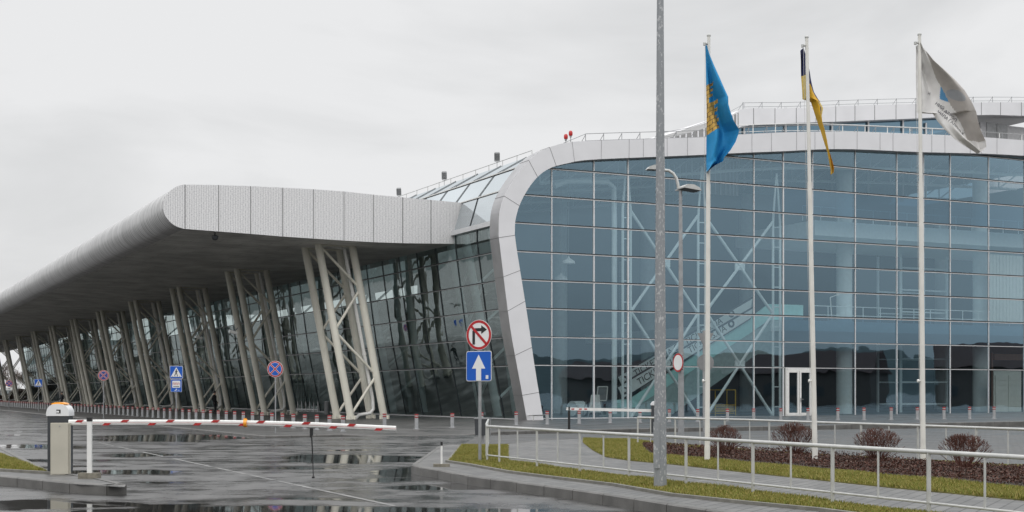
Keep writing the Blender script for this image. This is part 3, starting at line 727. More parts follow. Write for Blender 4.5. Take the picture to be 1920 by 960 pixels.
# lift shaft, shutters, gate behind right glass
ls = MB(); s_ = 6
ta, tb = t_at(1688, s_), t_at(1775, s_)
for t in (ta, (ta+tb)/2, tb): ls.box((t, s_, 6), (.14, .14, 11.6)); ls.box((t, s_+2.4, 6), (.14,.14,11.6))
for z in (.9, 2.5, 4.2, 7.6, 9.2, 10.8): ls.box(((ta+tb)/2, s_, z), (tb-ta, .12, .1)); ls.box(((ta+tb)/2, s_+2.4, z), (tb-ta, .12, .1))
ls.build('lift_shaft', M['white_steel'], B)
sh = MB(); ta, tb = t_at(1857, 2.2), t_at(1935, 2.2)
z0, z1 = inv(1880, 603, 2.2)[1], inv(1880, 478, 2.2)[1]
for t in np.arange(ta, tb, .16): sh.box((t, 2.2 + .02*math.sin(t*20), (z0+z1)/2), (.15, .04, z1-z0))
sh.build('window_blind', M['shutter'], B)
sh = MB(); ta, tb = t_at(1866, 2.4), t_at(1914, 2.4); 
for t in (ta, (ta+tb)/2): 
    for z in np.arange(.35, 3.0, .38): sh.box((t+(tb-ta)/4, 2.4, z+.18), ((tb-ta)/2-.06, .05, .36))
sh.box(((ta+tb)/2, 2.48, 1.75), (tb-ta+.2, .06, 3.1)); sh.build('roller_gate', M['shutter'], B)
bm_ = MB(); bm_.box((t_at(1895,2.4), 2.4, 4.3), (3.4, .3, .45)); bm_.box((t_at(1860,2.4), 2.4, 2.4), (.12,.12,4.4)); bm_.build('timber_beam', M['brown'], B)

# entrance vestibule on the side wall
vz = MB(); s0, s1 = s_at(615, .8), s_at(560, .8)
sA = (s0+s1)/2
for s_ in np.linspace(sA-3.4, sA+3.4, 7): vz.box((.2, s_, 1.75), (.14,.12,3.3))
for z in (.3, 2.5, 3.4): vz.box((.2, sA, z), (.16, 6.9, .12))
for s_ in (sA-3.4, sA+3.4): vz.box((1.2, s_, 3.4), (2.0,.14,.14))
vz.box((1.2, sA, 3.55), (2.2, 7.1, .16))
vs2 = vz.build('entrance_vestibule', M['mullion'], B)
vg = MB(); vg.box((.22, sA, 1.85), (.03, 6.7, 3.0)); vg.build('vestibule_glass', M['glassL'], vs2)

# canopy ---------------------------------------------------------------
SC = 7.0; SE = 262
top = [inv(a, c, SC) for a, c in ((345,346),(410,347),(470,349),(530,352),(590,355),(645,359),(700,365),(755,370),(810,375),(869,380.6))]
nose = [inv(a, c, SC) for a, c in ((345,346),(332,349.5),(320,357),(311,367),(306.5,378),(305.5,390),(308,400),(313,409),(321,418),(331,424.5),(345,429))]
botm = [inv(a, c, SC) for a, c in ((345,429),(410,434),(470,438.5),(530,443.5),(590,447.5),(645,451),(700,454),(755,456),(810,456.6),(855,457.2))]
# the fascia bends back towards the glass at its inner end
pin = (float(np.interp(top[-1][1], [p[1] for p in OUT[lm:lm+25]], [p[0] for p in OUT[lm:lm+25]])))
nose_s = catmull(nose, 3)
cs = top[::-1] + nose_s[1:-1] + botm
fe = MB(); fe.prism(cs, lambda t, z: (t, SC, z), lambda t, z: (t, SC+.25, z)); can_end = fe.build('canopy_fascia', M['canopy_end'], B)
fj = MB()
for a in (347,410,470,530,588,645,700,755,808):
    t = t_at(a, SC); z1 = float(np.interp(t, [p[0] for p in top], [p[1] for p in top])); z0 = float(np.interp(t, [p[0] for p in botm], [p[1] for p in botm]))
    fj = MB(); fj.box((t, SC-.005, (z0+z1)/2), (.028, .02, z1-z0)); fj.build('fascia_joint', M['joint'], can_end)
ne = MB(); n_ = len(nose_s)
S_list = list(np.linspace(SC+.1, SE, 66))
ne.add([(p[0], s, p[1]) for s in S_list for p in nose_s], [(j*n_+i, j*n_+i+1, (j+1)*n_+i+1, (j+1)*n_+i) for j in range(len(S_list)-1) for i in range(n_-1)])
ne.build('canopy_edge', M['canopy_nose'], B, True)
so = MB(); n_ = len(botm)
so.add([(p[0], s, p[1]) for s in (SC+.1, SE) for p in botm], [(i, i+1, n_+i+1, n_+i) for i in range(n_-1)]); so.build('soffit', M['soffit'], B)
tp = MB(); n_ = len(top)
tp.add([(p[0], s, p[1]) for s in (SC+.1, SE) for p in top], [(i, i+1, n_+i+1, n_+i) for i in range(n_-1)])
n_ = len(cs); tp.prism(cs, lambda t, z: (t, SE, z), lambda t, z: (t, SE+.2, z)); tp.build('canopy_roof', M['roofmat'], B)

# support towers: four slanted pipes with lacing and a drainpipe
ZS = float(np.mean([p[1] for p in botm[3:6]]))
Yt = (ZS - H) * F / (HOR - 457); tw = w2loc((596-960)/F*Yt, Yt)
tA, sA0 = tw
proto = None; group_s = [sA0 + 19.05*i for i in range(12)]
def build_tower(s0):
    lean = 2.15; zb = .08
    P2 = (Vector((tA+lean, 0, zb)), Vector((tA, 0, ZS+.12))); P1 = tuple(p + Vector((-.05, 2.5, 0)) for p in P2)
    P4 = tuple(p + Vector((2.25, .15, 0)) for p in P2); P3 = tuple(p + Vector((2.25, 2.6, 0)) for p in P2)
    def at(Pp, u): return Pp[0].lerp(Pp[1], u)
    lc = MB()
    us = [0.02, .25, .5, .745, .985]
    for (A, C) in ((P2, P4), (P1, P3)):
        for i in range(4):
            a, c = (A, C) if i % 2 == 0 else (C, A)
            lc.tube(at(a, us[i]), at(c, us[i+1]), .085, n=8)
        lc.tube(at(A, .985), at(C, .985), .07, n=6)
    lac = lc.build('support_tower', M['pipe'], B, True, loc=(0, s0, 0))
    for Pp in (P1, P2, P3, P4):
        pm = MB(); pm.tube(Pp[0], Pp[1], .235, n=16); 
        for w in range(6):
            an = w*math.pi/3; q = Vector((math.cos(an), math.sin(an), 0)); pm.box(Pp[0] + q*.27 + Vector((0,0,.1)), (.12,.03,.25), an)
        pm.lathe([(.36,0),(.36,.05),(.2,.06)], (Pp[0].x, Pp[0].y, 0), 16)
        pm.build('pipe', M['pipe'], lac, True)
    dp = MB(); o3, o4 = P3, P4
    a = at(P4, .97) + Vector((-.45, .3, 0)); b_ = at(P4, .12) + Vector((-.42, .3, 0))
    dp.path([at(P2,.99)+Vector((.9,.2,-.1)), a + Vector((-.3,0,.1)), a, b_, b_ + Vector((.05,0,-.7)), b_ + Vector((-.15,0,-.95)), b_ + Vector((-.9,0,-1.05)), b_ + Vector((-1.15,0,-1.3))], .11, 10)
    for u_ in (.7, .3): 
        c_ = a.lerp(b_, 1-u_); dp.tube(c_ - Vector((-.02,0,.08)), c_ + Vector((-.02,0,.08)), .14, n=10)
    dp.build('drainpipe', M['white'], lac, True)
    return lac
proto = build_tower(group_s[0])
for s0 in group_s[1:]:
    c_ = proto.copy(); COL.objects.link(c_); c_.parent = B; c_.location = (0, s0, 0)
    for ch in list(proto.children): d_ = ch.copy(); COL.objects.link(d_); d_.parent = c_

# roof rails and upper storey
def ztopo(t): return float(np.interp(t, [p[0] for p in OUT[lm:]], [p[1] for p in OUT[lm:]]))
rr_ = MB(); t = t_at(1090, .5)
tl_ = [t_at(a, .5) for a in range(1098, 2080, 34)]
for t in tl_:
    z = ztopo(t)-.05; rr_.tube((t, .5, z), (t, .5, z+.55), .022, n=5); rr_.tube((t, .5, z+.5), (t-.14, .9, z), .018, n=5)
for a, c in zip(tl_[:-1], tl_[1:]):
    for dz_ in (.5, .08): rr_.tube((a,.5,ztopo(a)+dz_), (c,.5,ztopo(c)+dz_), .02, n=5)
rr_.tube((tl_[0], .5, ztopo(tl_[0])+.5), (tl_[0]-1.5, .5, ztopo(tl_[0]-1.5)+.05), .02, n=5)
rr_.build('roof_railing', M['steel'], B)
cr = MB(); tc_ = OUT[icrest-4][0]; zc = OUT[icrest-4][1]+.12
for s in np.arange(FD, 150, 2.0): cr.tube((tc_, s, zc-.3), (tc_, s, zc+.12), .02, n=5)
cr.tube((tc_, FD, zc+.1), (tc_, 160, zc+.1), .022, n=5); cr.build('ridge_cable', M['rail'], B)
SU = 12.0
up_o = [inv(a, c, SU) for a, c in ((1350,257),(1362,228),(1376,213),(1393,205),(1413,203),(1480,203),(1567,199.5),(1640,197),(1717,195),(1840,192),(1920,192),(2080,193))]
up_i = [inv(a, c, SU) for a, c in ((1372,257),(1380,243),(1390,237.5),(1400,236),(1416,234),(1480,231),(1567,228),(1640,225),(1717,222),(1840,215.5),(1920,217),(2080,219))]
uo, ui = catmull(up_o, 4), catmull(up_i, 4); k2 = len(uo)
uf = MB(); vs_ = [(p[0], SU, p[1]) for p in uo] + [(p[0], SU, p[1]) for p in ui] + [(p[0], SU+14, p[1]) for p in uo] + [(p[0], SU+1.2, p[1]) for p in ui]
uf.add(vs_, [(i,i+1,k2+i+1,k2+i) for i in range(k2-1)] + [(i,i+1,2*k2+i+1,2*k2+i) for i in range(k2-1)] + [(k2+i,k2+i+1,3*k2+i+1,3*k2+i) for i in range(k2-1)])
uff = uf.build('upper_fascia', M['panel'], B)
jt = MB()
for a in (1413,1453,1493,1530,1567,1603,1640,1680,1717,1755,1795,1840,1876,1915):
    t = t_at(a, SU); zo = float(np.interp(t, [p[0] for p in uo], [p[1] for p in uo])); zi = float(np.interp(t, [p[0] for p in ui], [p[1] for p in ui]))
    jt = MB(); jt.box((t, SU-.005, (zo+zi)/2), (.035,.02,zo-zi)); jt.build('panel_joint', M['joint'], uff)
ut0, ut1, zr0 = t_at(1378, SU+.8), t_at(1838, SU+.8), 16.5
ug = MB(); uq = [p for p in ui if ut0 < p[0] < ut1]
ug.add([(p[0],SU+.8,p[1]+.25) for p in uq] + [(p[0],SU+.8,zr0) for p in uq], [(i,i+1,len(uq)+i+1,len(uq)+i) for i in range(len(uq)-1)])
ugo = ug.build('upper_window_band', M['spandrel'], B)
um = MB()
for a in (1395,1473,1560,1628,1693,1736,1838): 
    t = t_at(a, SU+.7); um = MB(); um.box((t, SU+.7, 20), (.14,.1,6.4)); um.build('window_frame', M['mullion'], ugo)
ub = MB(); ub.box(((ut1+t_at(2180,SU+1))/2+.2, SU+4, 20.2), (t_at(2180,SU+1)-ut1, 6, 7.2)); plant = ub.build('plant_room_wall', mat('grey_render', (.42,.42,.43), .7, var=.1), B)
ub = MB(); ta, tb = t_at(1851,SU+.9), t_at(1890,SU+.9); ub.box(((ta+tb)/2, SU+.97, inv(1870,245,SU+.9)[1]), (tb-ta,.05,1.2)); ub.box(((ta+tb)/2, SU+.95, inv(1870,245,SU+.9)[1]), (.08,.08,1.2)); ub.build('vent_louvre', M['signback'], plant)
ub = MB(); bck = [(t_at(1372,SU+6), SU+6, 15.8),(t_at(1372,SU+6)+.3,SU+6,21)]
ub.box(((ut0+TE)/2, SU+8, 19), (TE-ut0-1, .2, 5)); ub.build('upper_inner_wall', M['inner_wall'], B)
ur = MB(); tl2 = [t_at(a, SU+.4) for a in range(1393, 2060, 36)]
zu = lambda t: float(np.interp(t, [p[0] for p in uo], [p[1] for p in uo]))
for t in tl2: ur.tube((t,SU+.4,zu(t)-.05),(t,SU+.4,zu(t)+.55),.022,n=5); ur.tube((t,SU+.4,zu(t)+.5),(t-.15,SU+.8,zu(t)),.018,n=5)
for a, c in zip(tl2[:-1], tl2[1:]):
    for dz_ in (.5,.2): ur.tube((a,SU+.4,zu(a)+dz_),(c,SU+.4,zu(c)+dz_),.02,n=5)
xs_ = [1235,1290,1330,1360,1393]; ys_ = [250,240,226,214,196]
pts_ = [(inv(a,c,SU+.4)[0], SU+.4, inv(a,c,SU+.4)[1]) for a, c in zip(xs_, ys_)]
for a, c in zip(pts_[:-1], pts_[1:]): 
    for dz_ in (0,-.35): ur.tube((a[0],a[1],a[2]+dz_),(c[0],c[1],c[2]+dz_),.02,n=5)
ur.build('roof_railing', M['steel'], B)
mr_ = MB(); t2 = [t_at(a, 2.5) for a in range(1370, 2000, 42)]                 # maintenance rail in front of the window band
for t in t2: mr_.tube((t,2.5,ztopo(t)-.2),(t,2.5,ztopo(t)+.95),.03,n=6)
for a, c in zip(t2[:-1], t2[1:]): mr_.tube((a,2.5,ztopo(a)+.95),(c,2.5,ztopo(c)+.95),.03,n=6); mr_.tube((a,2.5,ztopo(a)+.5),(c,2.5,ztopo(c)+.5),.02,n=6)
mr_.build('maintenance_rail', M['white'], B)
# ribbed slope rising to the upper roof
sl = MB(); 
A = [inv(a, c, 9) for a, c in ((1235,262),(1265,256),(1300,247),(1335,236),(1365,222),(1385,211))]
for (p, q) in zip(A[:-1], A[1:]):
    sl.add([(p[0],9,p[1]),(q[0],9,q[1]),(q[0],24,q[1]),(p[0],24,p[1])],[(0,1,2,3)])
sl.add([(p[0],9,p[1]) for p in A] + [(p[0],9,15.6) for p in A], [(i,i+1,len(A)+i+1,len(A)+i) for i in range(len(A)-1)])
for a in np.arange(0, 5, .32):
    i = int(a); u_ = a-i; p = (A[i][0]*(1-u_)+A[i+1][0]*u_, A[i][1]*(1-u_)+A[i+1][1]*u_); sl.box((p[0],9-.02,(p[1]+15.6)/2), (.1,.06,p[1]-15.6), mi=1)
sl.build('ribbed_roof_slope', [M['roofmat'], M['panel']], B)

# ------------------------------------------------------------------ roof equipment
def floodlight(px, py, label):
    i = icrest-4; s, z = invL(px, py, OUT[i][0])
    w = loc2w(OUT[i][0], s, OUT[i][1]); sc = 1
    e = empty('floodlight', w, 0, label, 'floodlight', 'floodlights on the glazed roof ridge'); e.scale = (.62,.62,.8)
    y = MB(); y.tube((0,0,-.1),(0,0,.35),.03); y.tube((-.22,0,.35),(.22,0,.35),.025); y.tube((-.22,0,.35),(-.22,0,.8),.025); y.tube((.22,0,.35),(.22,0,.8),.025); y.build('bracket', M['steel'], e)
    h = MB(); Mx = Matrix.Rotation(R(35),3,'X'); h.box((0,0,.75),(.5,.3,.6),M=Mx); h.box((0,-.1,.7),(.56,.08,.66),M=Mx); h.build('lamp_housing', M['signback'], e)
    return e
floodlight(748,360,'leftmost floodlight on the roof ridge just above the canopy')
floodlight(833,337,'middle floodlight on the glazed roof ridge')
floodlight(932,298,'highest floodlight on the roof ridge close to the white arch')
for a, lb, dz_ in ((1061,'left one of two red warning lamps on top of the white arch',0),(1070,'right, slightly higher one of two red warning lamps on the white arch',.18)):
    t = t_at(a, .6); w = loc2w(t, .6, ztopo(t)-.05)
    e = empty('warning_lamp', w, 0, lb, 'warning lamp', 'red warning lamps on the roof'); e.scale = (.8,.8,.95)
    s_ = MB(); s_.tube((0,0,0),(0,0,.32+dz_),.03); s_.box((0,0,.3+dz_),(.16,.16,.1)); s_.build('stem', M['steel'], e)
    g_ = MB(); g_.lathe([(.12,.34+dz_),(.15,.42+dz_),(.15,.55+dz_),(.1,.64+dz_),(.02,.67+dz_)],(0,0,0),14); g_.build('lens', mat('red_lens',(.55,.03,.03),.25), e, True)
# dome camera under the soffit
w = loc2w(t_at(403, SC+.5), SC+.5, inv(403,436,SC+.5)[1])
dm = MB(); dm.lathe([(.02,-.45),(.13,-.42),(.19,-.32),(.2,-.22),(.14,-.16),(.05,-.14),(.04,.06)],(0,0,0),14)
tag(dm.build('dome_camera', M['darkgrey'], None, True, loc=w), 'dark dome camera hanging under the front edge of the canopy', 'camera')
for q, (a, c) in enumerate(((373,633),(437,623))):
    Y = 104 if q == 0 else 90
    e = empty('security_camera', W(a, c, Y), R(30), ('white box camera on the third slanted support tower' if q == 0 else 'white box camera on the second slanted support tower, nearer and higher in view'), 'camera', 'white cameras on the pipes')
    h = MB(); h.box((0,0,0),(.5,.18,.18),M=Matrix.Rotation(R(15),3,'Y')); h.build('housing', M['white'], e)
    h = MB(); h.beam((.1,0,.05),(.35,.1,.3),.05,.05); h.build('bracket', M['steel'], e)

# ------------------------------------------------------------------ escalator and things behind the glass
def text_mesh(txt, size, fn, name, mtl, parent=None, shear=0, thick=.01, weight=0):
    cu = bpy.data.curves.new('t', 'FONT'); cu.body = txt; cu.size = size; cu.offset = weight; cu.shear = shear; cu.resolution_u = 3
    ob = bpy.data.objects.new('t', cu); COL.objects.link(ob)
    me = bpy.data.meshes.new_from_object(ob.evaluated_get(bpy.context.evaluated_depsgraph_get())); bpy.data.objects.remove(ob); bpy.data.curves.remove(cu)
    me.name = name
    for v in me.vertices: v.co = fn(v.co.x, v.co.y)
    me.materials.clear(); me.materials.append(mtl)
    o = bpy.data.objects.new(name, me); COL.objects.link(o)
    if parent: o.parent = parent
    return o
SX = 4.0
def pt(a, c, s): t, z = inv(a, c, s); return Vector((t, s, z))
def escalator(s0, dpy, label):
    e = empty('escalator', (OX, OY, 0), R(26.08), label, 'escalator')
    P = lambda a, c: inv(a, c + dpy, s0)
    truss = [P(1150,782), P(1262,776), P(1377,694), P(1420,664), P(1470,664), P(1470,598), P(1407,622), P(1190,762), P(1150,765)]
    m_ = MB(); m_.prism(truss, lambda t, z: (t, s0, z), lambda t, z: (t, s0+1.5, z)); m_.build('truss', M['truss_grey'], e)
    side_ = [P(1150,765), P(1190,764), P(1407,624), P(1440,600), P(1505,599), P(1505,572), P(1440,570), P(1407,596), P(1180,748), P(1150,750)]
    m_ = MB(); m_.prism(side_, lambda t, z: (t, s0-.06, z), lambda t, z: (t, s0+.06, z)); m_.build('side_panel', M['turq'], e)
    return e, P
e1, P1_ = escalator(SX, 0, 'near turquoise escalator rising to the right behind the front glass')
M['bal'] = mat('balustrade_white_film', (.78,.84,.84), .35, var=.05)
for nm, s0, low, up_, dy in (('balustrade', SX-.1, (1168,747), (1407,597), 0), ('balustrade', SX+1.5, (1168,727), (1407,578), 0)):
    a0, a1 = inv(*low, s0), inv(*up_, s0); hgt = .84
    d = Vector((a1[0]-a0[0], a1[1]-a0[1])); Ls = d.length; d.normalize(); nrm = Vector((-d.y, d.x))
    poly = [a0, a1, (a1[0]+nrm.x*hgt+.6, a1[1]+nrm.y*hgt), (a0[0]+nrm.x*hgt, a0[1]+nrm.y*hgt)]
    m_ = MB(); m_.prism(poly, lambda t, z, s=s0: (t, s-.03, z), lambda t, z, s=s0: (t, s+.03, z)); bo = m_.build(nm, M['bal'], e1)
    m_ = MB(); q0, q1 = Vector((poly[3][0], s0, poly[3][1])), Vector((poly[2][0], s0, poly[2][1])); m_.beam(q0, q1, .12, .09)
    m_.beam(Vector((a0[0], s0-.04, a0[1])), Vector((a1[0], s0-.04, a1[1])), .06, .06); m_.build('handrail', M['darkgrey'], bo)
    for st in (.1, .49):
        x0 = Ls*st + (.3 if s0 < SX else .0)
        fn = lambda x, y, s=s0, x0=x0, a0=a0, d=d, nrm=nrm: Vector((a0[0] + d.x*(x+x0) + nrm.x*(y+.18), s-.045, a0[1] + d.y*(x+x0) + nrm.y*(y+.18)))
        text_mesh('TICKETS.UA', .62, fn, 'lettering', M['darkgrey'], bo, weight=0)
    for st in (.03, .43, .86):                                # small round badges between the words
        m_ = MB(); c0 = (a0[0] + d.x*Ls*st + nrm.x*.4, a0[1] + d.y*Ls*st + nrm.y*.4); rg = []
        n_ = 18; v_ = [(c0[0]+math.cos(2*math.pi*i/n_)*r_, s0-.045, c0[1]+math.sin(2*math.pi*i/n_)*r_) for r_ in (.26,.12) for i in range(n_)]
        m_.add(v_, [(i,(i+1)%n_,n_+(i+1)%n_,n_+i) for i in range(n_)]); m_.build('round_badge', M['darkgrey'], bo)

def iso(name, label, cat, mbs, s=None, group=None):
    e = empty(name, (OX, OY, 0), R(26.08), label, cat, group)
    for nm, m_, mt in mbs: m_.build(nm, mt, e)
    return e
# sandwich boards
a = MB(); b1, b2, b3 = [pt(x_, y_, 2.6) for x_, y_ in ((1104,781),(1112,739),(1127,739))]; b4 = pt(1130,781,2.6)
a.prism([inv(*p, 2.6) for p in ((1104,773),(1109,740),(1124,740),(1128,773))], lambda t,z: (t,2.6,z), lambda t,z: (t,2.66,z))
lg = MB(); 
for p0, p1 in (((1103,782),(1105,770)),((1129,782),(1127,770))): lg.tube(pt(*p0,2.6), pt(*p1,2.6), .03); lg.tube(pt(*p0,2.6)+Vector((0,.7,0)), pt(*p1,2.6)+Vector((0,.4,.6)), .03)
iso('sandwich_board', 'blank white sandwich board standing behind the glass left of the escalator', 'sign board', [('board', a, M['white']), ('leg_frame', lg, M['steel'])])
a = MB(); a.prism([inv(*p, 4.5) for p in ((1119,751),(1121,726),(1139,726),(1137,751))], lambda t,z: (t,4.5,z), lambda t,z: (t,4.56,z))
fr_ = MB(); 
for p0, p1 in (((1119,751),(1121,725)),((1121,725),(1139,725)),((1139,725),(1137,751)),((1119,751),(1137,751))): fr_.beam(pt(*p0,4.47), pt(*p1,4.47), .05,.07)
lg = MB(); lg.tube(pt(1128,751,4.5), pt(1128,778,4.5), .04); lg.box(pt(1128,779,4.5), (.6,.5,.06))
iso('notice_stand', 'white framed notice on a stand behind the sandwich board', 'notice stand', [('panel', a, M['signback']), ('border', fr_, M['white']), ('foot', lg, M['steel'])])
a = MB(); c0 = pt(1084, 766, 5); a.tube(c0 + Vector((-.5,-.1,0)), c0 + Vector((.35,.1,0)), .48, n=20)
bnd = MB(); bnd.tube(c0 + Vector((.36,.1,0)), c0 + Vector((.47,.12,0)), .485, n=20); bnd.tube(c0 + Vector((.6,.1,0)), c0 + Vector((.7,.12,0)), .485, n=20)
iso('round_desk', 'pale rounded drum shaped desk with dark bands behind the glass', 'desk', [('drum', a, M['white_steel']), ('band', bnd, M['darkgrey'])])
a = MB()
ta, tb = t_at(1341, 5), t_at(1379, 5); z0, z1 = .2, inv(1360, 731, 5)[1]
for t in (ta, tb):
    for s_ in (5, 6): a.beam((t,s_,z0),(t,s_,z1),.06,.06)
for z in (.5, .9, z1): a.beam((ta,5,z),(tb,5,z),.06,.06); a.beam((ta,6,z),(tb,6,z),.06,.06)
for z in np.linspace(.35,.8,5): a.box(((ta+tb)/2,5.5,z),(tb-ta-.2,.9,.05))
iso('scaffold_trolley', 'yellow tubular trolley parked under the escalator', 'trolley', [('frame', a, M['yellow'])])
for q, (a_, c_) in enumerate(((1066,490),(1052,521))):
    t, z = inv(a_, c_, 4 + q*2.5); 
    m_ = MB(); m_.lathe([(.42,-.15),(.4,.0),(.22,.12),(.08,.2),(.05,.3)],(t,4+q*2.5,z),16); cb = MB(); cb.tube((t,4+q*2.5,z+.2),(t,4+q*2.5,ztop(max(t,2))-.2),.015,n=5)
    iso('pendant_lamp', ('upper white pendant lamp in the hall behind the left front panes' if q == 0 else 'lower smaller looking white pendant lamp in the hall behind the left front panes'), 'pendant lamp', [('lamp_shade', m_, M['cushion']), ('cable', cb, M['steel'])], group='pendant lamps in the hall')
# satellite of the gallery: lone stand on the upper floor
a = MB(); t, z = inv(1560, 594, 3.2)[0], 6.6; a.tube((t,3.2,z),(t-.15,3.2,z+1.6),.04); a.tube((t-.15,3.2,z+1.6),(t+.5,3.2,z+1.8),.03); a.box((t+.5,3.2,z+1.8),(.2,.1,.1)); a.box((t,3.2,z+.03),(.5,.4,.06))
iso('camera_stand', 'thin white stand with a small arm on the upper floor behind the glass', 'stand', [('stand', a, M['white'])])

# ------------------------------------------------------------------ bollards
def make_bollard():
    e = empty('bollard', (0,0,0)); e['category'] = 'bollard'
    b_ = MB(); b_.lathe([(.15,0),(.15,.015),(.085,.02),(.085,.66)],(0,0,0),14); b_.build('post', M['bollard'], e, True)
    r_ = MB(); r_.lathe([(.089,.66-.055),(.09,.66),(.085,.668),(.001,.672)],(0,0,0),14,0); r_.lathe([(.088,.605),(.088,.56)],(0,0,0),14,1); r_.lathe([(.0885,.56),(.0885,.505)],(0,0,0),14,0); r_.f.pop(); r_.m.pop()
    r_.build('reflective_band', [M['cap_red'], M['rail']], e, True)
    return e
bp_ = make_bollard(); first = True
def put_bollard(x, y, label, group):
    global first
    o = bp_ if first else copy_tree(bp_)
    first = False
    o.location = (x, y, zf(*w2loc(x, y)) - .003); o.rotation_euler.z = random.uniform(0, 6); o['label'] = label; o['group'] = group; return o
x0, y0 = G(643, 808, .1); tb_, sb_ = w2loc(x0, y0)
kmax = 86
for i in range(kmax):
    w = loc2w(tb_, sb_ + 1.76*i)
    put_bollard(w.x, w.y, 'grey bollard with red and white top in the long row beneath the canopy', 'bollards in the long row beneath the canopy')
for i, a in enumerate((721, 781, 848, 903)):
    x_, y_ = G(a, (802,804.5,802,799.5)[i], .1)
    put_bollard(x_, y_, ['grey banded bollard in front of the nearest slanted pipes, left of a gap','grey banded bollard right of the nearest slanted pipes','grey banded bollard before the dark side glass, left of the arrow sign','grey banded bollard half hidden behind the arrow sign post'][i], 'bollards at the corner of the forecourt')
names_r = {968:'grey banded bollard at the left foot of the white arch',1026:'grey banded bollard at the right foot of the white arch'}
for a, c in ((968,797),(1026,795.5),(1086,794),(1144,793),(1200,792),(1255,791),(1308,790.3),(1364,789.7),(1413,789),(1464,788.5),(1515,788.1),(1571,787.7),(1620,787.3),(1671,786.8),(1720,786.4),(1770,785.8),(1818,785.4),(1864,785)):
    z = .14; 
    for _ in range(4):
        x_, y_ = G(a, c, z); z = zp(x_)
    put_bollard(x_, y_, names_r.get(a, 'grey banded bollard in the row along the blue glass front'), 'bollards along the glass front')

# ------------------------------------------------------------------ lamp posts
# near galvanised column (its head is far above the picture)
x_, y_ = GI(1238, 915); e = empty('lamp_post', (x_, y_, ZI-.02), 0, 'tall thick speckled galvanised lamp column on the near grass strip', 'lamp post')
c_ = MB(); c_.path([(0,0,0),(0,0,3.9),(0,0,8.5),(0,0,11.5)],[.108,.080,.053,.040],14); c_.build('column', M['galv'], e)
h_ = MB(); h_.box((-.07,-.1,.72),(.10,.03,.75)); h_.build('access_hatch', M['galv'], e)
h_ = MB(); h_.path([(0,0,11.3),(0,0,11.8),(.3,0,12.2),(1.0,0,12.35)],.04); h_.build('arm', M['galv'], e, True)
h_ = MB(); h_.lathe([(.01,-.06),(.16,-.02),(.18,.04),(.1,.12),(.01,.14)],(0,0,0),14)
hh = h_.build('lamp_head', M['signback'], e, True, loc=(1.3,0,12.35)); hh.scale = (2.4,1,1)
# far double lamp
x_, y_ = G(1277, 820, .1); sc_ = y_/F
e = empty('street_lamp', (x_, y_, 0), 0, 'slim two headed street lamp with a curved arm in front of the blue glass', 'street lamp')
zt = H + (HOR-352)*sc_
c_ = MB(); c_.tube((0,0,0),(0,0,2.2),.115,.105,n=12); c_.tube((0,0,2.2),(-.02,0,zt),.1,.06,n=12); c_.build('column', M['steel'], e, True)
pp = [((a-1277)*sc_, 0, H+(HOR-c)*sc_) for a, c in ((1272,354),(1271,345),(1268,334),(1262,325),(1254,320),(1244,319),(1230,319))]
c_ = MB(); c_.path(pp,.055,10); c_.build('arm', M['rail'], e, True)
def head(loc, ang, tilt, nm='lamp_head'):
    m_ = MB(); prof = [(-.42,0),(-.3,.1),(-.05,.17),(.25,.15),(.42,.05),(.42,0)]
    m_.prism(prof, lambda x, z: (x,-.14,z), lambda x, z: (x,.14,z)); o = m_.build(nm, M['rail'], e, loc=loc, rz=ang); o.rotation_euler.y = tilt; 
    g = MB(); g.box((0,0,-.012),(.7,.24,.02)); g.build('lens', M['darkgrey'], o); return o
head(((1227-1277)*sc_,0,H+(HOR-318.5)*sc_), R(12), 0).scale = (.72,1,1)
o = head(((1292-1277)*sc_,-.1,H+(HOR-357)*sc_), R(200), R(-6)); o.scale = (.85,2.0,1)
c_ = MB(); c_.tube(((1266-1277)*sc_,0,zt-.1),((1290-1277)*sc_,-.05,zt-.06),.03); c_.build('bracket', M['steel'], e)

# ------------------------------------------------------------------ signs
def disc(mb, c, r, y, mi, n=40, th=.012):
    vs = [(c[0]+r*math.cos(2*math.pi*i/n), y, c[1]+r*math.sin(2*math.pi*i/n)) for i in range(n)] + [(c[0]+r*math.cos(2*math.pi*i/n), y+th, c[1]+r*math.sin(2*math.pi*i/n)) for i in range(n)]
    mb.add(vs, [tuple(range(n)), tuple(range(2*n-1,n-1,-1))] + [(i,n+i,n+(i+1)%n,(i+1)%n) for i in range(n)], mi)
def flat(mb, poly, y, mi, th=.004): mb.prism(poly, lambda x, z: (x,y,z), lambda x, z: (x,y+th,z), mi)
def rrect(w, h, r, c=(0,0), n=5):
    out = []
    for sx, sz, a0 in ((1,-1,-90),(1,1,0),(-1,1,90),(-1,-1,180)):
        for i in range(n+1): a = R(a0+90*i/n); out.append((c[0]+sx*(w/2-r)+r*math.cos(a), c[1]+sz*(h/2-r)+r*math.sin(a)))
    return out
SM = [M['signback'], M['signwhite'], M['signred'], M['signblue'], M['black'], M['signblue_dull']]
def bar(a, c, w): 
    a, c = Vector(a), Vector(c); d = (c-a).normalized(); nn_ = Vector((-d.y,d.x))*w/2; return [tuple(a+nn_),tuple(c+nn_),tuple(c-nn_),tuple(a-nn_)]
def sign_post(label, loc, h, rz, group=None, r=.028, lean=0):
    e = empty('traffic_sign', loc, rz, label, 'traffic sign', group); m_ = MB(); m_.tube((lean,.04,0),(0,.04,h),r,n=10); m_.build('post', M['steel'], e, True); return e
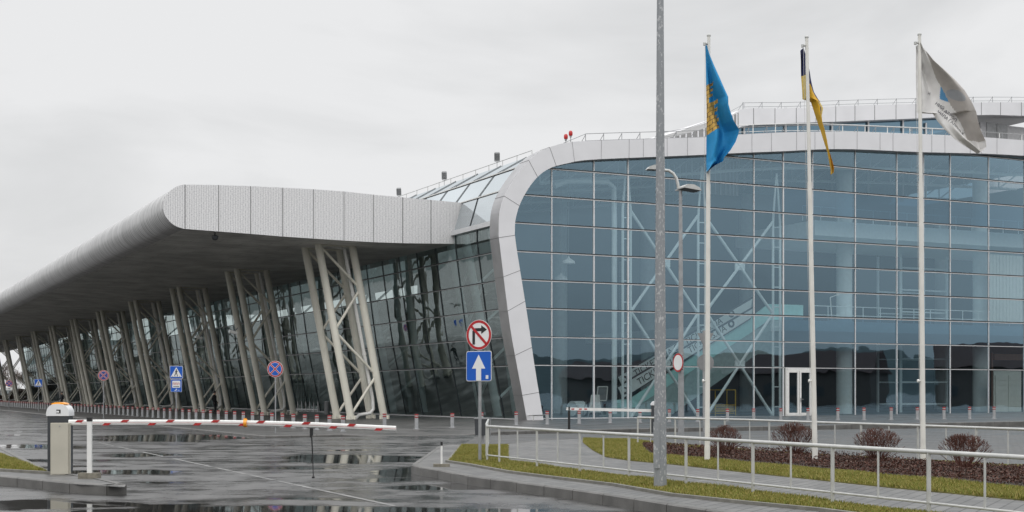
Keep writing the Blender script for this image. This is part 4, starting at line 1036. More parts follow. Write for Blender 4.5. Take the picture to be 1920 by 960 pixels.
def s_noright(e, z, r):
    m_ = MB(); disc(m_,(0,z),r,0,0); disc(m_,(0,z),r*.995,-.005,1,th=.004); 
    n=40
    def ring(r1,r2,y,mi): 
        vs=[(q*math.cos(2*math.pi*i/n),y,z+q*math.sin(2*math.pi*i/n)) for q in (r1,r2) for i in range(n)]; m_.add(vs,[(i,(i+1)%n,n+(i+1)%n,n+i) for i in range(n)],mi)
    ring(r*.97,r*.8,-.008,2)
    flat(m_,[(-.5*r,z-.62*r),(-.5*r,z+.25*r),(-.3*r,z+.45*r),(.2*r,z+.45*r),(.2*r,z+.25*r),(-.2*r,z+.25*r),(-.3*r,z+.15*r),(-.3*r,z-.62*r)],-.011,4)
    flat(m_,[(.2*r,z+.63*r),(.64*r,z+.35*r),(.2*r,z+.07*r)],-.0111,4)
    flat(m_,bar((-.6*r,z+.6*r),(.6*r,z-.6*r),.17*r),-.0165,2)
    return m_.build('no_right_turn_plate', SM, e)
def s_nostop(e, z, r, dull=False):
    m_ = MB(); bl = 5 if dull else 3; disc(m_,(0,z),r,0,0); disc(m_,(0,z),r*.99,-.005,1,th=.004); disc(m_,(0,z),r*.95,-.0095,2,th=.004); disc(m_,(0,z),r*.8,-.014,1,th=.004); disc(m_,(0,z),r*.76,-.0185,bl,th=.004)
    for sg in (1,-1): flat(m_,bar((-.6*r*sg,z+.6*r),(.6*r*sg,z-.6*r),.2*r),-.023-.002*sg,1,.002); 
    for sg in (1,-1): flat(m_,bar((-.6*r*sg,z+.6*r),(.6*r*sg,z-.6*r),.12*r),-.029-.002*sg,2,.002)
    return m_.build('no_stopping_plate', SM, e)
def s_oneway(e, z, s):
    m_ = MB(); flat(m_, rrect(s,s,.05,(0,z)),0,0,.01); flat(m_, rrect(s*.99,s*.99,.05,(0,z)),-.005,1); flat(m_, rrect(s*.95,s*.95,.04,(0,z)),-.010,3)
    flat(m_,[(-.1*s,z-.475*s),(-.1*s,z-.08*s),(-.26*s,z-.08*s),(0,z+.38*s),(.26*s,z-.08*s),(.1*s,z-.08*s),(.1*s,z-.475*s)],-.014,1,.003)
    flat(m_,rrect(.1*s,.12*s,.005,(.33*s,z-.36*s)),-.014,1,.003)
    return m_.build('one_way_plate', SM, e)
def s_crossing(e, z, s, detail=True):
    m_ = MB(); flat(m_, rrect(s,s,.04,(0,z)),0,0,.01); flat(m_, rrect(s*.99,s*.99,.04,(0,z)),-.005,1); flat(m_, rrect(s*.94,s*.94,.03,(0,z)),-.010,3)
    flat(m_,[(-.42*s,z-.36*s),(0,z+.4*s),(.42*s,z-.36*s)],-.014,1,.003)
    if detail:
        Z = lambda a, c: (a*s, z+c*s)
        disc(m_, Z(0,.19), .045*s, -.018, 4, 10, .002)
        for p, q, w in ((Z(0,.14),Z(-.01,-.05),.09*s),(Z(0,-.03),Z(.1,-.29),.05*s),(Z(-.02,-.03),Z(-.13,-.28),.05*s),(Z(0,.12),Z(.12,.02),.035*s),(Z(0,.12),Z(-.1,.0),.035*s)): flat(m_, bar(p,q,w), -.018 - random.random()*.0005, 4, .002)
        for u_ in (-.3,-.12,.05,.24): flat(m_,[Z(u_,-.34),Z(u_+.05,-.34),Z(u_*.93+.04,-.3),Z(u_*.93,-.3)],-.0195,4,.002)
    return m_.build('crossing_plate', SM, e)
loc = GI(898, 867); yy = loc[1]; k_ = yy/F
zc = lambda py: H + (HOR-py)*k_ - ZI
e = sign_post('no right turn sign above a blue one way arrow sign on the grass tip', (*loc, ZI), zc(598)+.0, R(-32), r=.036)
s_noright(e, zc(628), 28.5*k_); s_oneway(e, zc(686.5), 57*k_)
def place(px, py_top, d_px, size, base_z=.1):
    Y = size*F/d_px; return ((px-960)/F*Y, Y, base_z), Y/F
l_, k_ = place(516, 692, 31, .66)
e = sign_post('bright round no stopping sign before the second pipe tower, right of the crossing sign', l_, H+(HOR-678)*k_-.1, R(-6), 'no stopping signs'); s_nostop(e, H+(HOR-692)*k_-.1, .33)
l_, k_ = place(330.5, 698, 24, .66)
e = sign_post('blue pedestrian crossing sign with a paper notice sign under it', l_, H+(HOR-686)*k_-.1, R(14), 'crossing signs'); s_crossing(e, H+(HOR-698)*k_-.1, .66)
m_ = MB(); z = H+(HOR-723)*k_-.1; flat(m_, rrect(.56,.66,.03,(0,z)),0,0,.01); flat(m_, rrect(.555,.655,.03,(0,z)),-.005,1); flat(m_, rrect(.53,.63,.03,(0,z)),-.010,3); flat(m_, rrect(.4,.36,.04,(0,z+.07)),-.014,1,.003)
for i in range(3): flat(m_, [(-.17+.12*i,z+.03),(-.17+.12*i,z+.15),(-.08+.12*i,z+.15),(-.08+.12*i,z+.03),(-.1+.12*i,z+.03),(-.1+.12*i,z+.13),(-.15+.12*i,z+.13),(-.15+.12*i,z+.03)],-.0175,2,.002)
flat(m_, rrect(.3,.03,.003,(0,z-.05)),-.0175,4,.002); flat(m_, rrect(.06,.05,.003,(0,z-.19)),-.014,1,.003); flat(m_, rrect(.1,.03,.003,(-.04,z-.26)),-.014,1,.003); flat(m_, rrect(.1,.02,.003,(.12,z-.24)),-.014,1,.003)
m_.build('notice_plate', SM, e)
l_, k_ = place(194, 704, 20, .66); e = sign_post('faded small no stopping sign between the middle pipe towers', l_, H+(HOR-694)*k_-.1, R(10), 'no stopping signs'); s_nostop(e, H+(HOR-704)*k_-.1, .33, True)
l_, k_ = place(72, 718, 14.5, .66); e = sign_post('distant small pedestrian crossing sign near the left edge', l_, H+(HOR-711)*k_-.1, R(10), 'crossing signs'); s_crossing(e, H+(HOR-718)*k_-.1, .66)
l_, k_ = place(17, 719, 13, .66); e = sign_post('faded no stopping sign with a white arrow plate, farthest left', l_, H+(HOR-713)*k_-.1, R(10), 'no stopping signs'); s_nostop(e, H+(HOR-719)*k_-.1, .33, True)
m_ = MB(); z = H+(HOR-729)*k_-.1; flat(m_, rrect(.6,.26,.02,(0,z)),-.005,1,.012); flat(m_,[(-.1,z-.02),(-.1,z+.03),(.03,z+.03),(.03,z+.08),(.12,z),(.03,z-.07),(.03,z-.02)],-.01,4,.003); m_.build('arrow_plate', SM, e)
# closed road sign on the far lamp (seen nearly edge on)
x_, y_ = G(1277, 820, .1); k_ = y_/F
e = empty('traffic_sign', (x_ + (1270.5-1277)*k_, y_-.16, H+(HOR-680)*k_), R(-63), 'round white sign with a thin red rim clamped to the slim street lamp', 'traffic sign')
m_ = MB(); disc(m_,(0,0),.34,0,0); disc(m_,(0,0),.335,-.006,2,th=.004); disc(m_,(0,0),.275,-.0105,1,th=.004); m_.build('plate', SM, e)
m_ = MB(); m_.box((.12,.06,.25),(.3,.06,.04)); m_.box((.12,.06,-.25),(.3,.06,.04)); m_.build('clamp', M['steel'], e)
Y = 56; k_ = Y/F; bx = (1321-960)*k_
e = sign_post('grey backs of a triangular and a round sign on one post behind the first flagpole', (bx, Y, .1), H+(HOR-620)*k_-.1, 0, r=.07, lean=0)
m_ = MB(); z = H+(HOR-640)*k_-.1; flat(m_,[(-.30,z+.33),(.30+.06,z+.33),(.03,z-.34)],-.06,0,.012); m_.build('give_way_back', SM, e)
m_ = MB(); disc(m_,(.03,H+(HOR-680)*k_-.1),.34,-.06,0); disc(m_,(.03,H+(HOR-680)*k_-.1),.30,-.064,0,th=.003); m_.build('round_back', SM, e)

# ------------------------------------------------------------------ railings
def railing(pts, label, zr, zl, every=2, short_from=None, cap0=None):
    e = empty('pedestrian_railing', (pts[0][0], pts[0][1], ZI), 0, label, 'railing'); o0 = Vector((pts[0][0], pts[0][1], 0))
    P = [Vector((p[0], p[1], 0)) - o0 for p in pts]
    top_ = MB(); top_.path([p + Vector((0,0,zr)) for p in P], .03, 10); top_.build('top_rail', M['rail'], e, True)
    if zl: lo_ = MB(); lo_.path([p + Vector((0,0,zl)) for p in P], .017, 8); lo_.build('lower_rail', M['rail'], e, True)
    return e, P
rl = [Vector((*GI(934,869),0))]; end = Vector((5.2, 17.6, 0)); 
pxs = [(934,869),(1007,878),(1089,886.5),(1182,899.5),(1289,915),(1413,928.5),(1559,944),(1732,963)]
RP_ = [Vector((*GI(*p),0)) for p in pxs]
A_ = np.array([[p.x,p.y] for p in RP_]); cen = A_.mean(0); uu, s__, vt = np.linalg.svd(A_-cen); dv = vt[0]*np.sign(vt[0][0])
tt0 = (A_-cen)@dv; step = np.polyfit(range(8), tt0, 1)
pos = [cen + dv*(step[1]+step[0]*i) for i in range(-1, 13)]
p_start = cen + dv*(step[1] - .35*step[0])
line_pts = [p_start] + [p for i, p in enumerate(pos) if i >= 1]
ZR, ZL = .80, .16
e, P = railing([tuple(p) for p in line_pts], 'near white painted tube railing running along the grass strip to the right edge', ZR, ZL)
o0 = Vector((line_pts[0][0], line_pts[0][1], 0))
pm = MB(); pm.beam((0,0,-.02),(0,0,ZR),.045,.045); pp0 = pm.build('post', M['rail'], e)
pm = MB(); pm.tube((0,0,ZL),(0,0,ZR),.016,n=6); bb0 = pm.build('baluster', M['rail'], e)
def put(proto_, x, y, par, first_):
    o = proto_ if first_ else proto_.copy()
    if not first_: COL.objects.link(o)
    o.parent = par; o.location = (x, y, 0)
put(pp0, 0, 0, e, True); fb = True
for i in range(0, 13):
    p = pos[i+1] if i+1 < len(pos) else None
    if p is None: break
    put(pp0, p[0]-o0.x, p[1]-o0.y, e, False)
    q = p + dv*step[0]*.5; put(bb0, q[0]-o0.x, q[1]-o0.y, e, fb); fb = False
# short return at the left end
rt = [tuple(line_pts[0]), (line_pts[0][0]-.06, line_pts[0][1]+2.4), (line_pts[0][0]-.1, line_pts[0][1]+7.5)]
e, P = railing(rt, 'short white railing returning away from the camera at the left end', ZR, ZL)
pm = MB(); pm.beam((0,0,-.02),(0,0,ZR),.045,.045); q0 = pm.build('post', M['rail'], e); q0.location = P[1]
for u_ in (.5, 1):
    o = q0.copy(); COL.objects.link(o); o.parent = e; o.location = P[1].lerp(P[2], u_)
# far railing behind the planting
rb = [(3.8,41.9),(5.1,40.3),(6.5,38.3),(7.9,34.6),(9.2,31.7),(10.4,28.3),(11.9,24.2),(13.1,20.5)]
e, P = railing(rb, 'far white railing behind the bushes along the driveway', .80, None)
pm = MB(); pm.beam((0,0,-.15),(0,0,.80),.045,.045); q0 = pm.build('post', M['rail'], e); q0.location = P[0]
pm = MB(); pm.tube((0,0,-.12),(0,0,.80),.017,n=6); b0 = pm.build('baluster', M['rail'], e); fb = True
cum = [0]; 
for a, c in zip(P[:-1], P[1:]): cum.append(cum[-1] + (c-a).length)
d = .55; i_ = 1
while d < cum[-1]:
    j = max(q for q in range(len(cum)) if cum[q] <= d); u_ = (d-cum[j])/(cum[j+1]-cum[j]) if j+1 < len(cum) else 0
    p = P[j].lerp(P[min(j+1,len(P)-1)], u_)
    if i_ % 2: o = b0 if fb else b0.copy()
    else: o = q0.copy()
    if not (i_ % 2 and fb): COL.objects.link(o)
    if i_ % 2: fb = False
    o.parent = e; o.location = p; d += 1.02; i_ += 1
lw = MB(); lw.path([P[0]+Vector((0,0,.02)), P[1]+Vector((0,0,.02)), P[2]+Vector((0,0,.02))], .016); lw.build('lower_rail', M['rail'], e, True)

# ------------------------------------------------------------------ near barrier
Yb = 26.7; k_ = Yb/F
BX = lambda px: (px-960)*k_
e = empty('barrier_gate', (BX(113), Yb, ZI), 0, 'near parking barrier with charcoal cabinet, white hood and long red striped boom', 'barrier')
hb_ = H-ZI + (HOR-780)*k_
m_ = MB(); w_ = 40*k_; m_.prism(rrect(w_, .30, .03), lambda x, y: (x,y,.01), lambda x, y: (x,y,hb_)); cab = m_.build('cabinet', M['darkgrey'], e)
m_ = MB(); 
for sx in (-.08, .1):
    for q in range(3): m_.box((sx, -.153, hb_-.12-.02*q), (.07,.01,.008))
m_.build('vent_slot', M['black'], cab)
ht = hb_ + 23*k_; 
m_ = MB(); W2 = w_/2+.012
prof = [(-W2,hb_+.003),(-W2,hb_+.07),(-W2*.93,hb_+.13),(-W2*.75,hb_+.19),(-W2*.45,hb_+.225),(0,hb_+.235),(W2*.45,hb_+.225),(W2*.75,hb_+.19),(W2*.93,hb_+.13),(W2,hb_+.07),(W2,hb_+.003)]
m_.prism(prof, lambda x, z: (x,-.165,z), lambda x, z: (x,.165,z)); hood = m_.build('hood', M['dome'], e, True)
m_ = MB(); m_.box((.02,-.168,hb_+.09),(.08,.006,.07)); m_.box((.008,-.172,hb_+.085),(.05,.004,.035),mi=1); m_.build('emblem', [M['black'], M['dome']], hood)
m_ = MB(); m_.prism([(-.14,hb_+.225),(-.12,hb_+.245),(-.06,hb_+.263),(0,hb_+.268),(.06,hb_+.263),(.12,hb_+.245),(.14,hb_+.225)], lambda x, z: (x,-.13,z), lambda x, z: (x,.13,z)); m_.build('beacon', M['orange'], e)
# boom
zb = lambda px: H + (HOR-py_boom(px))*k_ - ZI
def py_boom(px): return float(np.interp(px, (136,250,400,500,600,745), (792,791.6,791.8,793.5,796.5,803)))
xs = np.linspace(138, 745, 30); r_h = .055
m_ = MB(); n_ = 12; vs = []
pf = rrect(.07, .115, .03, n=3)
bz = zb(138)
for a in xs:
    cx, cz = BX(a)-BX(113), zb(a); tp_ = 1 - .12*(a-138)/607
    vs += [(cx, -.02 + p[0]*tp_ - .26, cz + p[1]*tp_) for p in pf]
n_ = len(pf)
m_.add(vs, [(j*n_+i, j*n_+(i+1)%n_, (j+1)*n_+(i+1)%n_, (j+1)*n_+i) for j in range(len(xs)-1) for i in range(n_)] + [tuple(range(n_)), tuple(range((len(xs)-1)*n_, len(xs)*n_))])
boom = m_.build('boom', M['white'], e, True)
m_ = MB()
yf = -.02-.26-.037
for j, a in enumerate(list(range(150, 745, 84))):
    for (off, lo, hi) in ((0, .008, .053), (50, -.053, -.010)):
        a0 = a + off
        if a0 + 14 > 742: continue
        c0, c1 = BX(a0)-BX(113), BX(a0+12.5)-BX(113); z0 = zb(a0)
        m_.add([(c0-.03*0, yf-.003, z0+lo), (c1, yf-.003, zb(a0+12)+lo), (c1+.05, yf-.003, zb(a0+14)+hi), (c0+.05, yf-.003, z0+hi)], [(0,1,2,3)])
        m_.build('red_stripe', M['red'], boom); m_ = MB()
m_ = MB(); p0 = (BX(150)-BX(113), yf-.002, zb(150)-.003)
for a, c in zip(xs[1:-1], xs[2:]): m_.beam((BX(a)-BX(113), yf-.001, zb(a)-.003), (BX(c)-BX(113), yf-.001, zb(c)-.003), .003, .004)
m_.build('reflector_line', M['red'], boom)
m_ = MB(); cx = BX(465)-BX(113); m_.tube((cx-.025,-.28,zb(465)),(cx+.035,-.28,zb(465)),.078,n=16); m_.box((cx,-.28,zb(465)+.08),(.05,.05,.03)); m_.build('clamp_ring', M['orange'], boom, True)
m_ = MB(); cx = BX(588)-BX(113); z1 = zb(588)-.05; m_.box((cx,-.28,z1-.08),(.06,.05,.14)); m_.box((cx-.01,-.28,z1-.16),(.04,.04,.06)); m_.tube((cx,-.28,z1-.1),(cx+.02,-.28,z1-.5),.013); m_.tube((cx+.02,-.28,z1-.5),(cx+.035,-.28,-.06),.009); m_.tube((cx+.035,-.28,-.08),(cx+.035,-.28,-.05),.03)
m_.build('hanging_support', M['black'], boom)
# beige cabinet in front
e = empty('control_cabinet', (BX(127), Yb-.45, ZI), R(14), 'beige metal control cabinet standing in front of the barrier housing', 'cabinet')
m_ = MB(); hc = H-ZI+(HOR-793)*(Yb-.45)/F; m_.box((0,0,hc/2),(.33,.24,hc)); m_.build('cabinet_body', M['beige'], e)
m_ = MB(); m_.box((.04-.04,-.123,hc/2),(.30,.012,hc-.03)); m_.box((.18,0,hc/2),(.012,.25,hc)); m_.build('door', M['beige'], e)
m_ = MB(); m_.lathe([(.012,0),(.012,.01)],(0,0,0),8); q=m_.build('lock', M['steel'], e); q.location=(0,-.13,hc-.06); q.rotation_euler.x=R(90)
# boom rest post
Yp = G(168,0+897,ZI)[1]; kp = Yp/F
e = empty('boom_rest_post', ((168-960)*kp, Yp, ZI), 0, 'white post with black cap on a concrete block beside the beige cabinet', 'post')
m_ = MB(); m_.box((0,0,.05),(.36,.2,.1)); m_.build('concrete_base', M['conc'], e)
hp = (897-790)*kp; m_ = MB(); m_.box((0,0,hp/2+.05),(.08,.06,hp-.1)); m_.build('post', M['white'], e)
m_ = MB(); m_.box((0,0,hp+.035),(.09,.07,.07)); m_.build('cap', M['black'], e)
# small marker post on the right island tip
x_, y_ = GI(828,875); k3 = y_/F
e = empty('marker_post', (x_, y_, ZI), 0, 'short thin white marker post with black tip at the right kerb tip', 'post')
m_ = MB(); m_.box((0,0,.03),(.34,.17,.06)); m_.build('concrete_base', M['conc'], e)
m_ = MB(); m_.tube((0,0,.06),(0,0,.46),.022,n=10); m_.build('post', M['white'], e, True); m_ = MB(); m_.tube((0,0,.44),(0,0,.52),.025,n=10); m_.build('cap', M['black'], e, True)

# far barrier
x0, y0 = G(1067, 808, .1); kb = y0/F
e = empty('barrier_gate', (x0, y0, .03), 0, 'far closed barrier with a worn white boom and black end post before the glass front', 'barrier')
zz = lambda py: H+(HOR-py)*kb-.03; X = lambda px: (px-1067)*kb
m_ = MB(); m_.box((0,0,zz(770)/2),(.1,.1,zz(770))); m_.box((0,0,zz(766)),(.06,.16,.16)); m_.build('end_post', M['black'], e)
m_ = MB(); m_.beam((X(1062),-.02,zz(766.5)),(X(1226),-.02,zz(770)),.07,.12); bo2 = m_.build('boom', M['white'], e)
m_ = MB()
for a in (1074,1088,1098): m_ = MB(); m_.box((X(a),-.058,zz(767)),(.12,.006,.05)); m_.build('red_stripe', M['red'], bo2)
m_ = MB(); m_.box((X(1229),0,zz(760)/2),(.36,.34,zz(760))); m_.build('cabinet', M['darkgrey'], e)
m_ = MB(); W2=.2; m_.prism([(X(1229)+a, zz(760)+c) for a, c in ((-.2,.003),(-.2,.06),(-.12,.16),(0,.19),(.12,.16),(.2,.06),(.2,.003))], lambda x,z: (x,-.19,z), lambda x,z: (x,.19,z)); m_.build('hood', M['dome'], e)

# litter bin
x_, y_ = GI(905, 829)
e = empty('litter_bin', (x_, y_, ZI), R(-20), 'dark grey perforated litter bin on a post behind the arrow sign', 'litter bin')
m_ = MB(); m_.prism([(-.2,.22),(.2,.22),(.22,.72),(-.22,.72)], lambda x,z: (x,-.14,z), lambda x,z: (x,.14,z)); m_.build('bin_body', M['darkgrey'], e)
m_ = MB(); m_.box((0,0,.745),(.48,.32,.04)); m_.build('lid', M['steel'], e); m_ = MB(); m_.tube((0,0,0),(0,0,.24),.035); m_.tube((.25,0,.0),(.25,0,.72),.02); m_.build('post', M['steel'], e)
# low guard at the foot of the arch
gp = [Vector((*G(966,783.5,.13)[:2], 0)), Vector((*G(1000,789,.13), 0)), Vector((*G(1024,787,.13), 0))]
e = empty('guard_rail', (gp[0].x, gp[0].y, .1), 0, 'low white guard rail bent around the foot of the white arch', 'guard rail'); gp = [p - gp[0] for p in gp]
m_ = MB(); m_.path([p + Vector((0,0,.32)) for p in gp], .035, 8); m_.build('rail', M['rail'], e, True)
for p in gp: m_ = MB(); m_.tube(p, p + Vector((0,0,.32)), .03); m_.build('post', M['rail'], e, True)
# two small bins / planters by the vestibule
w = loc2w(-3.0, s_at(613,-3.0), .09)
e = empty('ash_bin', w, 0, 'slim grey cylindrical ash bin near the entrance vestibule', 'bin'); m_ = MB(); m_.lathe([(.2,0),(.2,.9),(.23,.92),(.23,.98),(.1,1.0)],(0,0,0),16); m_.build('bin_body', M['signback'], e, True); m_ = MB(); m_.lathe([(.235,.93),(.235,.99),(.1,1.01)],(0,0,0),16); m_.build('rim', M['steel'], e, True)

# ------------------------------------------------------------------ flags
def flagpole(px, pytop, pybase, label, lean_px, joint_py):
    x_, y_ = GI(px, pybase); k4 = y_/F; h = (pybase-pytop)*k4; 
    e = empty('flagpole', (x_, y_, ZI), 0, label, 'flagpole', 'white flagpoles behind the near railing')
    e.rotation_euler.y = math.atan2(lean_px*k4, h)
    zj = (pybase-joint_py)*k4; m_ = MB(); m_.tube((0,0,.0),(0,0,.35),.064,.064,n=14); m_.tube((0,0,.35),(0,0,zj),.058,.05,n=14); m_.tube((0,0,zj),(0,0,h),.043,.036,n=14); m_.build('pole', M['cloth_pole'], e, True)
    m_ = MB(); m_.lathe([(.045,0),(.045,.03),(.02,.05)],(0,0,h),12); m_.build('cap', M['rail'], e, True)
    m_ = MB(); m_.tube((0,0,h-.17),(-.08,-.02,h-.17),.025); m_.tube((-.1,-.02,h-.21),(-.1,-.02,h-.15),.03); m_.build('pulley', M['rail'], e, True)
    m_ = MB(); m_.tube((-.08,-.03,.9),(-.085,-.03,h-.2),.004,n=4); m_.build('halyard', M['rail'], e)
    zc_ = (pybase-714)*k4; m_ = MB(); m_.tube((0,-.0,zc_),(-.09,-.02,zc_),.015); m_.tube((-.12,-.02,zc_-.0),(-.085,-.02,zc_),.035,n=10); m_.build('cleat', M['white'], e)
    return e, k4, y_
def cloth(name, outline_l, outline_r, ytop, ybot, k4, y_, matf, mats, par, rip, nu=36, nv=110, off=0):
    """grid between a left and a right edge (px per row); cloth folds run along it; thin but solid"""
    m_ = MB(); vs = []; 
    def at(u, v):
        py = ytop + (ybot-ytop)*v
        xl = np.interp(py, [p[1] for p in outline_l], [p[0] for p in outline_l]); xr = np.interp(py, [p[1] for p in outline_r], [p[0] for p in outline_r])
        px = xl + (xr-xl)*u
        yo = y_ + off + rip(u, v); w = W(px, py, y_ + off); return Vector((w.x, yo, w.z))
    th = .006
    for sgn in (0, 1):
        for j in range(nv+1):
            for i in range(nu+1): p = at(i/nu, j/nv); vs.append((p.x, p.y + sgn*th, p.z))
    N1 = (nu+1)*(nv+1)
    for sgn in (0, 1):
        for j in range(nv):
            for i in range(nu):
                a = sgn*N1 + j*(nu+1)+i; q = (a, a+1, a+nu+2, a+nu+1)
                m_.f.append(q); m_.m.append(matf((i+.5)/nu, (j+.5)/nv, at((i+.5)/nu, (j+.5)/nv), ytop+(ybot-ytop)*(j+.5)/nv))
    rim = [j*(nu+1) for j in range(nv+1)]; rim2 = [j*(nu+1)+nu for j in range(nv+1)]
    for L_ in (rim, rim2):
        for a, c in zip(L_[:-1], L_[1:]): m_.f.append((a, c, N1+c, N1+a)); m_.m.append(m_.m[0] if False else 0)
    m_.v = [tuple(v) for v in vs]
    o = m_.build(name, mats, par, True); return o, at
def fabric(name, col, sheen=.2):
    m = mat(name, col, .75, var=.08, scale=5); t = m.node_tree; b = t.nodes['Principled BSDF']; o = t.nodes['Material Output']
    tl_ = t.nodes.new('ShaderNodeBsdfTranslucent'); mx_ = t.nodes.new('ShaderNodeMixShader'); mx_.inputs[0].default_value = .15
    t.links.new(b.inputs['Base Color'].links[0].from_socket, tl_.inputs[0]); t.links.new(b.outputs[0], mx_.inputs[1]); t.links.new(tl_.outputs[0], mx_.inputs[2]); t.links.new(mx_.outputs[0], o.inputs[0]); return m
M['f_blue'] = fabric('sky_blue_cloth', (.02,.29,.60)); M['f_gold'] = fabric('gold_cloth', (.66,.42,.10)); M['f_line'] = fabric('dark_outline_cloth', (.16,.10,.05))
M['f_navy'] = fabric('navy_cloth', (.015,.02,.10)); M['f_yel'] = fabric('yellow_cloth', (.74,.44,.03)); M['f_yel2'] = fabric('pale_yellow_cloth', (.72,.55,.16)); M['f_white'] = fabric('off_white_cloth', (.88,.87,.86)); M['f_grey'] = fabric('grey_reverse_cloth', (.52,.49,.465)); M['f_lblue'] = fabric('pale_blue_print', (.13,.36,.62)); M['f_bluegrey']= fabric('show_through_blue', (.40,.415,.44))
e, k4, y_ = flagpole(1326, 68, 866, 'leftmost flagpole, flying the blue flag with a gold castle', 3, 345)
Lf = [(1322.5,86),(1323.5,120),(1324.5,200),(1325,322)]
Rf = [(1323.5,86),(1329,103),(1337,122),(1347,146),(1354,165),(1362,186),(1362,200),(1366,215),(1372,231),(1382,247),(1381.5,254),(1376,270),(1366,286),(1356,297),(1354,304),(1340,311),(1326,322)]
def rip1(u, v): return .20*math.sin(u*7 - v*5 + .6) * min(1, v*2.2) * min(1, u*2.5) + .05*math.sin(u*15 + v*9)*v - .12*u
def m1(u, v, p, py):
    px = 1323.5 + u*(np.interp(py, [q[1] for q in Rf], [q[0] for q in Rf]) - 1323.5)
    # gold castle: stepped battlements; the drawing follows the sagging cloth
    a = px - 1325; b_ = py + a*.55
    on = False
    if a < 12 and 160 < b_ < 186 and not (a > 7 and int(b_/5) % 2): on = True
    if a < 21 and 196 < b_ < 226 and not (a > 15 and int((b_)/7) % 2): on = True
    if a < 24 and 226 <= b_ < 253 and not (a > 19 and int((b_)/7) % 2 == 0): on = True
    if a < 3.0 and 186 <= b_ < 196: on = True
    if not on: return 0
    row = int(b_/8.5); 
    if abs(b_/8.5 - round(b_/8.5)) < .07 or abs(((a + (row%2)*4.5)/9) % 1 - .5) < .06: return 2
    return 1
fo, _ = cloth('flag', Lf, Rf, 86, 322, k4, y_, m1, [M['f_blue'], M['f_gold'], M['f_line']], None, rip1, 60, 200, -.13)
tag(fo, 'sky blue flag with a gold brick castle hanging from the leftmost flagpole', 'flag')
e, k4, y_ = flagpole(1528.5, 71, 867, 'middle flagpole, leaning slightly, flying the narrow blue and yellow flag', -16, 342)
Lf = [(1503,92),(1504,140),(1506,185),(1507,186),(1514,187),(1524,190),(1533,215),(1541,245),(1546,270),(1553,300),(1560,325)]
Rf = [(1504.5,92),(1514,122),(1520,138),(1529,170),(1538,186),(1544,200),(1541,215),(1543,232),(1552,265),(1560,300),(1562,316),(1560.5,325)]
Lf = [(1503,92),(1504,140),(1506,185),(1513,187),(1522,190),(1533,220),(1541,245),(1546,270),(1553,300),(1559.5,326)]
Rf = [(1504.5,92),(1514,122),(1520,138),(1529,170),(1538,186),(1545,201),(1542,216),(1543.5,232),(1552,265),(1560,300),(1562.5,316),(1560.5,326)]
def rip2(u, v): return .12*math.sin(u*6 + v*4) + .05*math.sin(v*13 + u*4)
def m2(u, v, p, py):
    if py < 140: return 0
    xx = 1505 + u*(np.interp(py, [q[1] for q in Rf], [q[0] for q in Rf]) - 1505) if py < 188 else 1550
    if py < 188:
        if xx < 1512: return 2
        if py < 159: return 0
        return 0 if xx > 1516 + (py-159)*.78 else 1
    lead = (py-188)
    if lead < 35 and u > .72: return 2
    if lead < 25 and u > .58: return 0
    return 1
fo, _ = cloth('flag', Lf, Rf, 92, 326, k4, y_, m2, [M['f_navy'], M['f_yel'], M['f_yel2']], None, rip2, 30, 150, .20)
tag(fo, 'navy and yellow flag twisted into a narrow strip on the middle flagpole', 'flag')
e, k4, y_ = flagpole(1731, 66, 868, 'rightmost flagpole, flying the white lettered flag', -7, 340)
Lf = [(1718,86),(1718.5,150),(1719,212),(1730,213),(1748,212.5),(1757,228),(1770,243),(1790,262),(1815,278),(1832,288)]
Rf = [(1719.5,86),(1728,98),(1745,120),(1765,138),(1785,157),(1800,174),(1813,195),(1822,215),(1826,235),(1832,254),(1840,270),(1841,280),(1834,288)]
def rip3(u, v): return .14*math.sin(u*6.5 - v*3)*min(1,u*3) + .04*math.sin(u*17 + v*6) - .2*u
def m3(u, v, p, py):
    px = float(np.interp(py, [q[1] for q in Lf], [q[0] for q in Lf])); px += u*(float(np.interp(py, [q[1] for q in Rf], [q[0] for q in Rf]))-px)
    # folded-over part (reverse side) along the upper right
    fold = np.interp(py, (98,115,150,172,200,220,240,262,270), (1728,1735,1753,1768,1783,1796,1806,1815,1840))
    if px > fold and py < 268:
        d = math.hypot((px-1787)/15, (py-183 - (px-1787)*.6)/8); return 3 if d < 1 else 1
    if 163 < py < 191 and px > 1762 and px < fold and py < 186 + (px-1763)*.35: return 2
    return 0
fo, at3 = cloth('flag', Lf, Rf, 86, 288, k4, y_, m3, [M['f_white'], M['f_grey'], M['f_lblue'], M['f_bluegrey']], None, rip3, 70, 180, .22)
tag(fo, 'off white flag with blue emblem and dark lettering on the rightmost flagpole', 'flag')
def on_flag(px, py):
    xl = float(np.interp(py, [q[1] for q in Lf], [q[0] for q in Lf])); xr = float(np.interp(py, [q[1] for q in Rf], [q[0] for q in Rf])); u = (px-xl)/(xr-xl)
    w = W(px, py, y_+.22); return Vector((w.x, y_+.22+rip3(u, (py-86)/202)-.012, w.z))
M['ink'] = mat('dark_print', (.10,.10,.12), .7)
for txt, (bx_, by_), ang, sz in (('НИЙ АЕРОП', (1752.5,195), 40, 8.8), ('ЧИЛА ГАЛИЦЬК', (1755,211), 40, 8.4), ('Н', (1739,177), 12, 8.8)):
    def fn(x, y, b=(bx_, by_), a=R(ang)):
        return on_flag(b[0] + x*math.cos(a) + y*math.sin(a), b[1] + x*math.sin(a) - y*math.cos(a))
    text_mesh(txt, sz, fn, 'lettering', M['ink'], fo, weight=.05)

